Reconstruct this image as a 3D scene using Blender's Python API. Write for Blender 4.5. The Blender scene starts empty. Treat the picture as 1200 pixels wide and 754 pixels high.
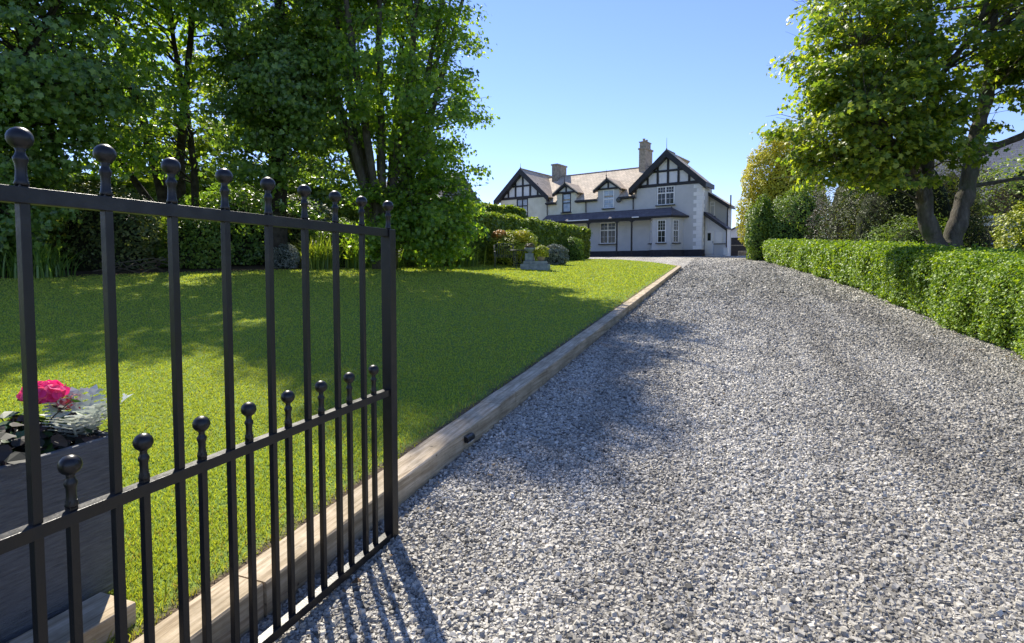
import bpy, math, random
import numpy as np
from mathutils import Vector, Matrix
sc = bpy.context.scene
C = bpy.context.collection
rng = np.random.default_rng(7)
random.seed(7)
PI = math.pi

# ---------------------------------------------------------------- camera, sky, sun, exposure
cam_d = bpy.data.cameras.new('camera')
cam_d.sensor_width = 36.0
cam_d.lens = 640 / 1200 * 36
cam_d.shift_y = -35 / 1200
cam_d.clip_start = 0.05
cam_d.clip_end = 3000
cam = bpy.data.objects.new('camera', cam_d)
C.objects.link(cam)
cam.location = (0, 0, 1.5)
cam.rotation_euler = (math.radians(90 - 2.7), 0, 0)
sc.camera = cam

SUN_AZ = math.radians(-24)      # from +Y, towards -X is negative
SUN_EL = math.radians(45)
world = bpy.data.worlds.new('World')
sc.world = world
world.use_nodes = True
wn = world.node_tree
wn.nodes.clear()
sky = wn.nodes.new('ShaderNodeTexSky')
sky.sky_type = 'NISHITA'
sky.sun_disc = False
sky.sun_elevation = SUN_EL
sky.sun_rotation = SUN_AZ
sky.air_density = 1.1
sky.dust_density = 0.0
sky.ozone_density = 1.6
bg = wn.nodes.new('ShaderNodeBackground')
bg.inputs[1].default_value = 0.15
wo = wn.nodes.new('ShaderNodeOutputWorld')
tint = wn.nodes.new('ShaderNodeMix'); tint.data_type = 'RGBA'; tint.blend_type = 'MULTIPLY'
tint.inputs[0].default_value = 1.0; tint.inputs[7].default_value = (0.575, 0.60, 0.83, 1)
wn.links.new(sky.outputs[0], tint.inputs[6])
wn.links.new(tint.outputs[2], bg.inputs[0])
wn.links.new(bg.outputs[0], wo.inputs[0])

sun_d = bpy.data.lights.new('sun', 'SUN')
sun_d.energy = 5.0
sun_d.angle = math.radians(0.55)
sun_d.color = (1.0, 0.93, 0.81)
sun = bpy.data.objects.new('sun', sun_d)
C.objects.link(sun)
to_sun = Vector((math.sin(SUN_AZ) * math.cos(SUN_EL), math.cos(SUN_AZ) * math.cos(SUN_EL), math.sin(SUN_EL)))
sun.rotation_euler = to_sun.to_track_quat('Z', 'Y').to_euler()
sun.location = (-20, 30, 40)

sc.view_settings.view_transform = 'Standard'
sc.view_settings.look = 'None'
sc.view_settings.exposure = 0.82
sc.view_settings.gamma = 1.0
sc.view_settings.use_curve_mapping = False
sc.render.engine = 'CYCLES'
sc.cycles.use_denoising = True
sc.cycles.max_bounces = 8
sc.cycles.diffuse_bounces = 4
sc.cycles.transmission_bounces = 6
sc.cycles.glossy_bounces = 3
sc.cycles.sample_clamp_indirect = 6
sc.cycles.caustics_reflective = False
sc.cycles.caustics_refractive = False

# ---------------------------------------------------------------- the lie of the land
DR = math.radians(20.8)
DV = np.array([math.sin(DR), math.cos(DR)])        # along the drive
RV = np.array([math.cos(DR), -math.sin(DR)])       # to its right
def ts(x, y):
    return x * RV[0] + y * RV[1], x * DV[0] + y * DV[1]
def xy(t, s):
    return t * RV[0] + s * DV[0], t * RV[1] + s * DV[1]
def drive_z(t, s):
    s = np.asarray(s, float)
    k = np.clip((s - 40) / 12, 0, 1)
    base = np.where(s < 40, s, 40 + 12 * (k - k * k / 2))
    return 0.04 + 0.05 * np.clip(base, -8, 46)
def land_z(t, s):
    """height of lawn left of the kerb, drive level elsewhere"""
    t = np.asarray(t, float); s = np.asarray(s, float)
    left = np.clip(-1.72 - t, 0, 16)
    fade = np.clip((38 - s) / 18, 0, 1)
    lip = 0.105 * np.clip(left / 0.05, 0, 1) * np.clip((44 - s) / 10, 0, 1)
    return drive_z(t, s) + lip + 0.055 * left * fade
def lz(x, y):
    t, s = ts(x, y)
    return float(land_z(t, s))

# ---------------------------------------------------------------- helpers
def tag(o, label=None, cat=None, group=None, kind=None):
    if label: o['label'] = label
    if cat: o['category'] = cat
    if group: o['group'] = group
    if kind: o['kind'] = kind
    return o
def empty(name, loc, rz=0.0, label=None, cat=None, group=None):
    o = bpy.data.objects.new(name, None)
    C.objects.link(o)
    o.location = loc
    o.rotation_euler = (0, 0, rz)
    o.empty_display_size = 0.2
    return tag(o, label, cat, group)
def finish(name, me, mat, parent, smooth):
    if isinstance(mat, (list, tuple)):
        for m in mat: me.materials.append(m)
    elif mat: me.materials.append(mat)
    me.polygons.foreach_set('use_smooth', np.full(len(me.polygons), bool(smooth)))
    me.update()
    o = bpy.data.objects.new(name, me)
    C.objects.link(o)
    if parent: o.parent = parent
    return o
def np_mesh(name, V, F, nv, mat, parent=None, attr=None, smooth=False, loc=None):
    """V (n,3) verts, F flat loop indices in faces of nv corners each"""
    V = np.asarray(V, np.float32)
    if loc is not None: V = V - np.asarray(loc, np.float32)
    me = bpy.data.meshes.new(name)
    me.vertices.add(len(V)); me.vertices.foreach_set('co', V.ravel())
    F = np.asarray(F, np.int32).ravel(); nf = len(F) // nv
    me.loops.add(len(F)); me.loops.foreach_set('vertex_index', F)
    me.polygons.add(nf)
    me.polygons.foreach_set('loop_start', np.arange(nf, dtype=np.int32) * nv)
    me.update(calc_edges=True)
    if attr is not None:
        a = me.attributes.new('rnd', 'FLOAT', 'POINT')
        a.data.foreach_set('value', np.asarray(attr, np.float32))
    o = finish(name, me, mat, parent, smooth)
    if loc is not None: o.location = loc
    return o
class MB:
    """collects simple shapes, then becomes one mesh object"""
    def __init__(s): s.v = []; s.f = []; s.m = []
    def add(s, V, F, mi=0):
        b = len(s.v); s.v += [tuple(p) for p in V]; s.f += [tuple(i + b for i in f) for f in F]; s.m += [mi] * len(F)
        return s
    def box(s, x0, x1, y0, y1, z0, z1, mi=0):
        V = [(x, y, z) for x in (x0, x1) for y in (y0, y1) for z in (z0, z1)]
        return s.add(V, [(0,1,3,2),(4,6,7,5),(0,4,5,1),(2,3,7,6),(0,2,6,4),(1,5,7,3)], mi)
    def prism(s, poly, a, b, axis='y', mi=0):
        """poly of 2D points extruded from a to b along axis"""
        n = len(poly)
        def P(p, d):
            if axis == 'y': return (p[0], d, p[1])
            if axis == 'x': return (d, p[0], p[1])
            return (p[0], p[1], d)
        V = [P(p, a) for p in poly] + [P(p, b) for p in poly]
        F = [tuple(range(n))[::-1], tuple(range(n, 2 * n))] + [(i, (i + 1) % n, (i + 1) % n + n, i + n) for i in range(n)]
        return s.add(V, F, mi)
    def bar(s, p, q, w, h=None, up=(0, 0, 1), mi=0):
        p = Vector(p); q = Vector(q); d = (q - p).normalized(); h = h or w
        u = Vector(up)
        if abs(d.dot(u)) > .98: u = Vector((0, 1, 0))
        a = d.cross(u).normalized() * w / 2; b = a.cross(d).normalized() * h / 2
        V = [p + i * a + j * b for i, j in ((-1,-1),(1,-1),(1,1),(-1,1))] + [q + i * a + j * b for i, j in ((-1,-1),(1,-1),(1,1),(-1,1))]
        return s.add(V, [(3,2,1,0),(4,5,6,7),(0,1,5,4),(1,2,6,5),(2,3,7,6),(3,0,4,7)], mi)
    def tube(s, pts, rad, n=8, mi=0, cap=True):
        V = []; F = []
        prev = None
        pts = [Vector(p) for p in pts]
        for i, p in enumerate(pts):
            d = (pts[min(i + 1, len(pts) - 1)] - pts[max(i - 1, 0)]).normalized()
            if prev is None:
                a = d.cross(Vector((0, 0, 1)) if abs(d.z) < .9 else Vector((1, 0, 0))).normalized()
            else:
                a = (prev - d * prev.dot(d)).normalized()
            prev = a; b = d.cross(a)
            r = rad[i] if hasattr(rad, '__len__') else rad
            for k in range(n):
                t = 2 * PI * k / n
                V.append(p + a * math.cos(t) * r + b * math.sin(t) * r)
        for i in range(len(pts) - 1):
            for k in range(n):
                F.append((i * n + k, i * n + (k + 1) % n, (i + 1) * n + (k + 1) % n, (i + 1) * n + k))
        if cap: F += [tuple(range(n))[::-1], tuple(range((len(pts) - 1) * n, len(pts) * n))]
        return s.add(V, F, mi)
    def lathe(s, c, prof, n=16, mi=0):
        V = []; F = []
        for r, z in prof:
            for k in range(n):
                t = 2 * PI * k / n
                V.append((c[0] + r * math.cos(t), c[1] + r * math.sin(t), c[2] + z))
        for i in range(len(prof) - 1):
            for k in range(n):
                F.append((i * n + k, i * n + (k + 1) % n, (i + 1) * n + (k + 1) % n, (i + 1) * n + k))
        F += [tuple(range(n))[::-1], tuple(range((len(prof) - 1) * n, len(prof) * n))]
        return s.add(V, F, mi)
    def build(s, name, mat, parent=None, smooth=False, bevel=0, loc=None):
        me = bpy.data.meshes.new(name)
        V = s.v if loc is None else [(v[0] - loc[0], v[1] - loc[1], v[2] - loc[2]) for v in s.v]
        me.from_pydata(V, [], s.f)
        if any(s.m): me.polygons.foreach_set('material_index', s.m)
        o = finish(name, me, mat, parent, smooth)
        if loc is not None: o.location = loc
        if bevel:
            b = o.modifiers.new('bevel', 'BEVEL'); b.width = bevel; b.segments = 2; b.limit_method = 'ANGLE'
        return o

# ---------------------------------------------------------------- materials
class NT:
    def __init__(s, name):
        s.m = bpy.data.materials.new(name); s.m.use_nodes = True; s.t = s.m.node_tree; s.t.nodes.clear()
        s.out = s.t.nodes.new('ShaderNodeOutputMaterial')
    def n(s, typ, **k):
        nd = s.t.nodes.new(typ)
        for a, b in k.items():
            if a == 'inp':
                for i, v in b.items(): s.set(nd, i, v)
            else: setattr(nd, a, b)
        return nd
    def set(s, nd, i, v):
        if isinstance(v, bpy.types.NodeSocket): s.t.links.new(v, nd.inputs[i])
        else: nd.inputs[i].default_value = v
    def ramp(s, fac, stops, interp='LINEAR'):
        r = s.n('ShaderNodeValToRGB'); e = r.color_ramp.elements; r.color_ramp.interpolation = interp
        while len(e) < len(stops): e.new(0.5)
        for k, (p, c) in enumerate(stops): e[k].position = p; e[k].color = (*c, 1)
        s.set(r, 0, fac); return r.outputs[0]
    def coord(s, kind='Object', scale=None, rot=None):
        tc = s.n('ShaderNodeTexCoord'); o = tc.outputs[kind]
        if scale or rot:
            mp = s.n('ShaderNodeMapping'); s.set(mp, 0, o)
            if scale: mp.inputs['Scale'].default_value = scale
            if rot: mp.inputs['Rotation'].default_value = rot
            o = mp.outputs[0]
        return o
    def pos(s): return s.n('ShaderNodeNewGeometry').outputs['Position']
    def noise(s, vec, scale, detail=3, rough=.55, dist=0):
        nd = s.n('ShaderNodeTexNoise', inp={'Vector': vec, 'Scale': scale, 'Detail': detail, 'Roughness': rough, 'Distortion': dist}); return nd.outputs[0]
    def mix(s, fac, a, b, mode='MIX'):
        nd = s.n('ShaderNodeMix', data_type='RGBA', blend_type=mode)
        s.set(nd, 0, fac); s.set(nd, 6, a if isinstance(a, bpy.types.NodeSocket) else (*a, 1)); s.set(nd, 7, b if isinstance(b, bpy.types.NodeSocket) else (*b, 1))
        return nd.outputs[2]
    def math(s, op, a, b=0.0, clamp=False):
        nd = s.n('ShaderNodeMath', operation=op, use_clamp=clamp); s.set(nd, 0, a); s.set(nd, 1, b); return nd.outputs[0]
    def bump(s, h, strength=.4, dist=.01, normal=None):
        nd = s.n('ShaderNodeBump', inp={'Height': h, 'Strength': strength, 'Distance': dist})
        if normal: s.set(nd, 'Normal', normal)
        return nd.outputs[0]
    def bsdf(s, color, rough=.7, normal=None, metal=0, spec=.5, **kw):
        b = s.n('ShaderNodeBsdfPrincipled')
        s.set(b, 'Base Color', color if isinstance(color, bpy.types.NodeSocket) else (*color, 1))
        s.set(b, 'Roughness', rough); s.set(b, 'Metallic', metal); s.set(b, 'Specular IOR Level', spec)
        if normal: s.set(b, 'Normal', normal)
        for k, v in kw.items(): s.set(b, k.replace('_', ' '), v)
        return b.outputs[0]
    def done(s, sh): s.t.links.new(sh, s.out.inputs[0]); return s.m

def rough_mat(name, c1, c2, scale=6, rough=.8, bscale=60, bstr=.3, bdist=.005, spec=.4, metal=0, stops=(.35, .65)):
    t = NT(name); v = t.coord()
    col = t.ramp(t.noise(v, scale, 5, .6), [(stops[0], c1), (stops[1], c2)])
    return t.done(t.bsdf(col, rough, t.bump(t.noise(v, bscale, 3), bstr, bdist), metal, spec))

def leaf_mat(name, stops, trans=.38, tcol=(1.5, 1.55, .5), rough=.42, spec=.45, patch=.35):
    t = NT(name)
    a = t.n('ShaderNodeAttribute', attribute_name='rnd').outputs['Fac']
    big = t.noise(t.pos(), 0.9, 2)
    f = t.math('ADD', t.math('MULTIPLY', a, 1 - patch), t.math('MULTIPLY', big, patch))
    col = t.ramp(f, stops)
    b = t.bsdf(col, rough, None, 0, spec)
    tr = t.n('ShaderNodeBsdfTranslucent'); tc = t.mix(1.0, col, tcol, 'MULTIPLY'); t.set(tr, 0, tc)
    mx = t.n('ShaderNodeMixShader'); mx.inputs[0].default_value = trans
    t.t.links.new(b, mx.inputs[1]); t.t.links.new(tr.outputs[0], mx.inputs[2])
    return t.done(mx.outputs[0])

M = {}
M['sycamore'] = leaf_mat('sycamore_leaf', [(.2, (0.085, 0.171, 0.031)), (.55, (0.155, 0.271, 0.044)), (.85, (0.296, 0.404, 0.056))], .55, (2.3, 2.1, .6), .36, .55)
M['sycamore_bright'] = leaf_mat('sycamore_leaf_sunny', [(.2, (0.078, 0.146, 0.028)), (.5, (0.146, 0.224, 0.036)), (.85, (0.381, 0.426, 0.056))], .5, (2.0, 1.9, .6), .42, .45)  # yellow top stop paints sunlit leaf tips into the colour
M['ivy'] = leaf_mat('dark_leaf', [(.2, (0.079, 0.150, 0.041)), (.55, (0.140, 0.244, 0.056)), (.9, (0.263, 0.375, 0.075))], .42, (2.1, 2.0, .6), .32, .6)
M['yew'] = leaf_mat('yew_leaf', [(.2, (0.060, 0.092, 0.030)), (.6, (0.120, 0.157, 0.044)), (.9, (0.226, 0.240, 0.067))], .25, (1.6, 1.5, .6), .5, .4)
M['privet'] = leaf_mat('privet_leaf', [(.2, (0.081, 0.161, 0.016)), (.5, (0.161, 0.276, 0.023)), (.85, (0.322, 0.437, 0.040))], .36, (1.6, 1.5, .5), .48, .45, .25)
M['hedge'] = leaf_mat('hedge_leaf', [(.2, (0.081, 0.142, 0.028)), (.55, (0.182, 0.263, 0.041)), (.9, (0.405, 0.466, 0.072))], .35, (1.8, 1.7, .5), .45, .4)
M['gold'] = leaf_mat('golden_leaf', [(.15, (.28, .30, .03)), (.5, (.52, .50, .045)), (.85, (.76, .68, .07))], .35, (1.2, 1.15, .6), .5, .4)
M['purple'] = leaf_mat('purple_leaf', [(.2, (.04, .034, .024)), (.6, (.075, .062, .04)), (.9, (.13, .11, .06))], .2, (1.4, 1.2, .8), .45, .4)
M['midgreen'] = leaf_mat('mid_leaf', [(.2, (0.071, 0.144, 0.025)), (.55, (0.144, 0.230, 0.038)), (.9, (0.259, 0.345, 0.057))], .36, (1.8, 1.7, .5), .45, .4)
M['lime'] = leaf_mat('lime_leaf', [(.2, (.16, .22, .02)), (.55, (.32, .37, .03)), (.9, (.5, .5, .05))], .35, (1.2, 1.2, .5), .45, .4)
M['silver'] = leaf_mat('silver_leaf', [(.2, (.45, .50, .45)), (.6, (.60, .64, .58)), (.9, (.75, .78, .72))], .2, (1, 1, .9), .8, .2)
M['greyleaf'] = leaf_mat('grey_leaf', [(.2, (.14, .17, .14)), (.6, (.24, .27, .23)), (.9, (.38, .40, .35))], .2, (1, 1, .9), .8, .2)
M['orange'] = leaf_mat('orange_leaf', [(.2, (.34, .20, .04)), (.6, (.55, .32, .07)), (.9, (.60, .44, .10))], .3, (1.3, 1.1, .6), .5, .4)
M['heuchera'] = leaf_mat('dark_red_leaf', [(.2, (.018, .022, .014)), (.6, (.045, .04, .028)), (.9, (.09, .05, .045))], .15, (1.4, 1.1, .8), .6, .25)
M['geranium_leaf'] = leaf_mat('geranium_leaf', [(.2, (.02, .05, .012)), (.6, (.045, .10, .02)), (.9, (.10, .19, .03))], .25, (1.5, 1.6, .5), .5, .4)
M['petal'] = leaf_mat('pink_petal', [(.15, (.72, .03, .22)), (.55, (.86, .06, .28)), (.85, (.88, .14, .22))], .35, (1.1, .8, .9), .6, .3)
M['bud'] = leaf_mat('red_bud', [(.15, (.25, .02, .03)), (.55, (.38, .05, .07)), (.85, (.50, .16, .16))], .2, (1.1, .9, .9), .6, .3)

def bark():
    t = NT('bark'); v = t.coord('Object', (1, 1, .3))
    col = t.ramp(t.noise(v, 7, 6, .7), [(.3, (.06, .052, .04)), (.55, (.14, .125, .10)), (.75, (.27, .255, .21))])
    col = t.mix(t.ramp(t.noise(t.coord(), 2.2, 4), [(.5, (0, 0, 0)), (.7, (.6, .6, .6))]), col, (.09, .12, .05))
    return t.done(t.bsdf(col, .9, t.bump(t.noise(v, 22, 6, .75), 1.0, .06), 0, .2))
M['bark'] = bark()
M['dark_bark'] = rough_mat('dark_bark', (.025, .021, .016), (.07, .06, .045), 6, .9, 30, .6, .02, .2)
M['twig'] = rough_mat('twig', (.05, .04, .028), (.12, .10, .07), 6, .9, 30, .3, .01, .2)
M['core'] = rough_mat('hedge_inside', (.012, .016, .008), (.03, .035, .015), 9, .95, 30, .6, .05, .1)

def track_tone(t, p):
    mp = t.n('ShaderNodeMapping', vector_type='TEXTURE'); t.set(mp, 0, p)
    mp.inputs['Rotation'].default_value = (0, 0, -DR); mp.inputs['Scale'].default_value = (1.0, 7.0, 1.0)
    band = t.noise(mp.outputs[0], 1.15, 3, .55)
    a = t.ramp(band, [(.36, (.84, .82, .79)), (.62, (1.25, 1.235, 1.21))])
    return t.mix(1.0, a, t.ramp(t.noise(p, .9, 4, .6), [(.3, (.88, .87, .85)), (.7, (1.1, 1.1, 1.1))]), 'MULTIPLY')
def gravel_ground():
    t = NT('gravel_bed'); p = t.pos()
    vo = t.n('ShaderNodeTexVoronoi', feature='F1', inp={'Vector': p, 'Scale': 46.0, 'Randomness': 1.0})
    col = t.ramp(t.n('ShaderNodeSeparateColor', inp={0: vo.outputs['Color']}).outputs[0],
                 [(.0, (.04, .039, .036)), (.35, (.20, .192, .17)), (.7, (.38, .365, .325)), (.95, (.60, .575, .51))])
    tone = track_tone(t, p)
    col = t.mix(1.0, col, tone, 'MULTIPLY')
    h = t.math('SUBTRACT', 1.0, vo.outputs['Distance'])
    return t.done(t.bsdf(col, .7, t.bump(h, 1.0, .02), 0, .35))
M['gravel_bed'] = gravel_ground()
def stones():
    t = NT('gravel_stone'); p = t.pos()
    a = t.n('ShaderNodeAttribute', attribute_name='rnd').outputs['Fac']
    col = t.ramp(a, [(.0, (.07, .068, .06)), (.2, (.24, .228, .20)), (.5, (.41, .392, .345)), (.85, (.57, .545, .48)), (1.0, (.78, .74, .66))])
    col = t.mix(.5, col, t.ramp(t.noise(p, 90, 3), [(.3, (.55, .55, .55)), (.7, (1.0, 1.0, 1.0))]), 'MULTIPLY')
    tone = track_tone(t, p)
    col = t.mix(1.0, col, tone, 'MULTIPLY')
    return t.done(t.bsdf(col, .6, None, 0, .3))
M['stone'] = stones()

def lawn_mat():
    t = NT('lawn_turf'); p = t.pos()
    n1 = t.noise(p, .5, 4, .6); n2 = t.noise(p, 26, 4, .7)
    col = t.ramp(n2, [(.3, (.10, .17, .03)), (.55, (.19, .28, .045)), (.8, (.30, .39, .07))])
    col = t.mix(t.ramp(n1, [(.45, (0, 0, 0)), (.75, (.5, .5, .5))]), col, (.20, .22, .045))
    dt = t.n('ShaderNodeVectorMath', operation='DOT_PRODUCT'); t.set(dt, 0, p); dt.inputs[1].default_value = (RV[0], RV[1], 0)
    e = t.math('ADD', dt.outputs['Value'], t.math('MULTIPLY', t.noise(p, 5, 3), .12))
    e = t.math('MULTIPLY', t.math('ADD', e, 1.88), 14, True)
    col = t.mix(e, col, t.ramp(t.noise(p, 60, 3), [(.35, (.06, .042, .028)), (.65, (.16, .12, .08))]))
    return t.done(t.bsdf(col, .9, t.bump(t.noise(p, 55, 3, .7), .8, .03), 0, .15))
M['lawn'] = lawn_mat()
def grass_mat():
    t = NT('grass_blade'); p = t.pos()
    a = t.n('ShaderNodeAttribute', attribute_name='rnd').outputs['Fac']
    col = t.ramp(a, [(.0, (.38, .31, .13)), (.10, (.32, .29, .09)), (.14, (.21, .29, .045)), (.55, (.37, .44, .065)), (1.0, (.52, .57, .10))])
    col = t.mix(t.ramp(t.noise(p, .6, 4, .6), [(.42, (0, 0, 0)), (.75, (.55, .55, .55))]), col, (.36, .40, .06))
    b = t.bsdf(col, .5, None, 0, .3)
    tr = t.n('ShaderNodeBsdfTranslucent'); t.set(tr, 0, t.mix(1.0, col, (1.35, 1.3, .5), 'MULTIPLY'))
    mx = t.n('ShaderNodeMixShader'); mx.inputs[0].default_value = .42
    t.t.links.new(b, mx.inputs[1]); t.t.links.new(tr.outputs[0], mx.inputs[2])
    return t.done(mx.outputs[0])
M['grass'] = grass_mat()
M['soil'] = rough_mat('soil', (.05, .035, .022), (.12, .085, .055), 8, .95, 60, .8, .02, .1)
M['rough_ground'] = rough_mat('rough_ground', (.04, .06, .02), (.09, .10, .04), .7, .95, 8, .8, .05, .1)

def wood_mat(name, stops, ry=0):
    t = NT(name); v = t.coord('Object', (26, 1.3, 26))
    g = t.noise(v, 1.6, 6, .65, .4)
    col = t.ramp(g, stops)
    k = t.noise(t.coord(), 3.0, 5, .7)
    col = t.mix(t.ramp(k, [(.42, (0, 0, 0)), (.72, (.65, .65, .65))]), col, (.14, .115, .065))
    f = t.noise(t.coord('Object', (120, 4, 120)), 2.0, 4, .7)
    col = t.mix(t.ramp(f, [(.56, (0, 0, 0)), (.7, (.6, .6, .6))]), col, (.10, .075, .045))
    sp = t.noise(t.coord(), 24, 2)
    col = t.mix(t.ramp(sp, [(.70, (0, 0, 0)), (.76, (.8, .8, .8))]), col, (.06, .045, .03))
    return t.done(t.bsdf(col, .8, t.bump(g, .5, .006), 0, .25))
M['sleeper'] = wood_mat('sleeper_wood', [(.3, (.26, .19, .11)), (.48, (.48, .38, .25)), (.7, (.70, .58, .42))])
M['gate_paint'] = (lambda: (lambda t: t.done(t.bsdf(
    t.mix(t.ramp(t.noise(t.coord(), 45, 5, .7), [(.66, (0, 0, 0)), (.76, (1, 1, 1))]), (.007, .007, .008), (.03, .028, .026)),
    t.ramp(t.noise(t.coord(), 20, 4), [(.3, (.28, .28, .28)), (.7, (.48, .48, .48))]), t.bump(t.noise(t.coord(), 130, 4), .35, .002), 0, .45)))(NT('gate_paint')))()

def planter_mat():
    t = NT('planter_fibre'); v = t.coord('Object', (6, 6, 60))
    n = t.noise(v, 2.5, 5, .7)
    col = t.ramp(n, [(.3, (.10, .103, .11)), (.6, (.18, .185, .19)), (.8, (.27, .275, .28))])
    return t.done(t.bsdf(col, .75, t.bump(n, .9, .012), 0, .3))
M['planter'] = planter_mat()
M['render_grey'] = rough_mat('grey_render', (.49, .505, .51), (.55, .56, .565), 1.2, .85, 90, .25, .004, .25)
M['render_cream'] = rough_mat('cream_pebbledash', (.62, .61, .50), (.74, .73, .62), 1.6, .9, 60, .9, .02, .2)
M['white_paint'] = rough_mat('white_paint', (.76, .77, .78), (.82, .83, .83), 3, .5, 60, .1, .002, .4)
M['panel_white'] = rough_mat('white_panel', (.66, .68, .72), (.74, .75, .78), 3, .8, 60, .2, .002, .3)
M['black_timber'] = rough_mat('black_timber', (.010, .010, .013), (.026, .025, .028), 5, .5, 60, .2, .003, .4)
M['plinth'] = rough_mat('black_plinth', (.012, .013, .020), (.03, .03, .04), 3, .6, 60, .2, .003, .4)
M['chimney'] = rough_mat('chimney_stone', (.20, .185, .15), (.36, .33, .27), 5, .9, 40, .6, .02, .2)
M['pot'] = rough_mat('terracotta', (.32, .24, .17), (.42, .33, .24), 8, .9, 60, .3, .003, .2)
M['stone_slab'] = rough_mat('grey_stone', (.20, .23, .25), (.34, .37, .39), 9, .85, 70, .5, .008, .3)
M['metal_grey'] = rough_mat('painted_metal', (.05, .06, .06), (.09, .10, .10), 9, .5, 60, .2, .002, .5)
M['curtain'] = rough_mat('curtain', (.55, .54, .50), (.65, .64, .60), 4, .9, 60, .2, .002, .2)
M['garage_dark'] = rough_mat('dark_garage', (.014, .013, .018), (.03, .028, .032), 4, .5, 40, .3, .004, .4)
def glass():
    t = NT('window_glass')
    return t.done(t.bsdf((.022, .028, .034), .05, t.bump(t.noise(t.coord(), 1.5, 2), .06, .02), 0, .45))
M['glass'] = glass()
M['glass_pale'] = rough_mat('sky_curtain_glass', (.22, .30, .40), (.42, .50, .60), 2.5, .12, 40, .0, .001, .8)  # pale blue paints sky reflection, and curtains, into the pane colour
def slate(name, cols, axis, tone):
    t = NT(name); v = t.coord(); sp = t.n('ShaderNodeSeparateXYZ', inp={0: v})
    cb = t.n('ShaderNodeCombineXYZ'); t.set(cb, 0, sp.outputs[axis]); t.set(cb, 1, t.math('MULTIPLY', sp.outputs[2], 1.5))
    br = t.n('ShaderNodeTexBrick', inp={'Vector': cb.outputs[0], 'Color1': (*cols[0], 1), 'Color2': (*cols[1], 1), 'Mortar': (*cols[2], 1),
        'Scale': 1.0, 'Mortar Size': .012, 'Brick Width': .34, 'Row Height': .27, 'Bias': 0.0})
    col = t.mix(1.0, br.outputs[0], t.ramp(t.noise(v, 1.3, 6, .7), tone), 'MULTIPLY')
    col = t.mix(t.ramp(t.noise(v, 5.5, 5, .8), [(.55, (0, 0, 0)), (.7, (.55, .55, .55))]), col, tuple(c * .55 for c in cols[0]))
    return t.done(t.bsdf(col, .8, t.bump(br.outputs['Fac'], .5, .02), 0, .3))
for ax in (0, 1):
    M['tile%d' % ax] = slate('roof_tile_%s' % 'xy'[ax], [(.62, .53, .41), (.47, .41, .32), (.22, .19, .15)], ax, [(.3, (.75, .72, .68)), (.7, (1.15, 1.1, 1.05))])
    M['slate%d' % ax] = slate('dark_slate_%s' % 'xy'[ax], [(.13, .12, .135), (.18, .165, .18), (.07, .068, .075)], ax, [(.3, (.8, .8, .8)), (.7, (1.1, 1.1, 1.1))])
    M['greyslate%d' % ax] = slate('grey_slate_%s' % 'xy'[ax], [(.24, .24, .25), (.19, .19, .205), (.12, .12, .12)], ax, [(.3, (.85, .85, .85)), (.7, (1.1, 1.1, 1.1))])

# ---------------------------------------------------------------- ground sheets
def grid_sheet(name, T, S, zf, mat, kind='structure', dz=0.0, keep=None):
    T = np.asarray(T, float); S = np.asarray(S, float)
    tt, ss = np.meshgrid(T, S)
    x, y = xy(tt, ss)
    V = np.stack([x, y, zf(tt, ss) + dz], -1).reshape(-1, 3)
    n = len(T); F = []
    for j in range(len(S) - 1):
        for i in range(n - 1):
            if keep is None or keep((T[i] + T[i + 1]) / 2, (S[j] + S[j + 1]) / 2):
                F.append((j * n + i, j * n + i + 1, (j + 1) * n + i + 1, (j + 1) * n + i))
    o = np_mesh(name, V, np.array(F).ravel(), 4, mat, smooth=True)
    return tag(o, kind=kind)
def far_z(t, s):
    end = 26.3 + np.interp(-1.6 - np.asarray(t, float), [0, 1.5, 4, 8, 30], [0, 3.5, 7.5, 10.5, 13])
    return np.where((t < -1.2) & (t > -30) & (s > end - 4), drive_z(t, s) - .22, land_z(t, s) - .10)
ax = np.concatenate([[-900, -300, -120, -60, -40], np.arange(-30, 12, 1.0), [14, 18, 25, 40, 80, 200, 500, 900]])
sx = np.concatenate([[-400, -100, -30], np.arange(-10, 60, 1.0), [65, 80, 120, 250, 600, 1500]])
o = grid_sheet('ground', ax, sx, far_z, M['rough_ground'])
# gravel: the drive plus the forecourt
def hedge_t(s):          # face of the right hand hedge
    return np.interp(s, [-6, 7.5, 16.5, 26, 33, 36], [3.0, 3.12, 3.28, 2.85, 2.35, 2.2])
def kerb_end(t):         # far edge of the lawn
    return 26.3 + np.interp(-1.6 - np.asarray(t, float), [0, 1.5, 4, 8, 30], [0, 3.5, 7.5, 10.5, 13])
gt = np.concatenate([np.linspace(-30, -2, 57), [-1.72, -1.66], np.linspace(-1.2, 9, 21)])
gs = np.concatenate([np.arange(-8, 26, .5), np.arange(26, 62, .5)])
V = grid_sheet('gravel_drive', gt, gs, drive_z, M['gravel_bed'], keep=lambda t, s: (-1.7 < t < 5.5) if s < 26 else (t > -1.7 and t < 9) or s > float(kerb_end(t)) - 2.2)
lt = np.concatenate([[-40, -32], np.arange(-28, -1.9, .5), [-1.84, -1.80]])
# lawn sheet follows the curved far edge
def lawn_sheet():
    rows = np.linspace(0, 1, 90)
    TT, RR = np.meshgrid(lt, rows)
    SS = -8 + (kerb_end(TT) + 8) * RR
    x, y = xy(TT, SS)
    z = land_z(TT, SS)
    Vv = np.stack([x, y, z], -1).reshape(-1, 3); n = len(lt)
    j, i = np.meshgrid(np.arange(len(rows) - 1), np.arange(n - 1), indexing='ij')
    a = (j * n + i).ravel()
    F = np.stack([a, a + 1, a + n + 1, a + n], -1)
    return tag(np_mesh('lawn', Vv, F.ravel(), 4, M['lawn'], smooth=True), kind='structure')
lawn_sheet()

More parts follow.
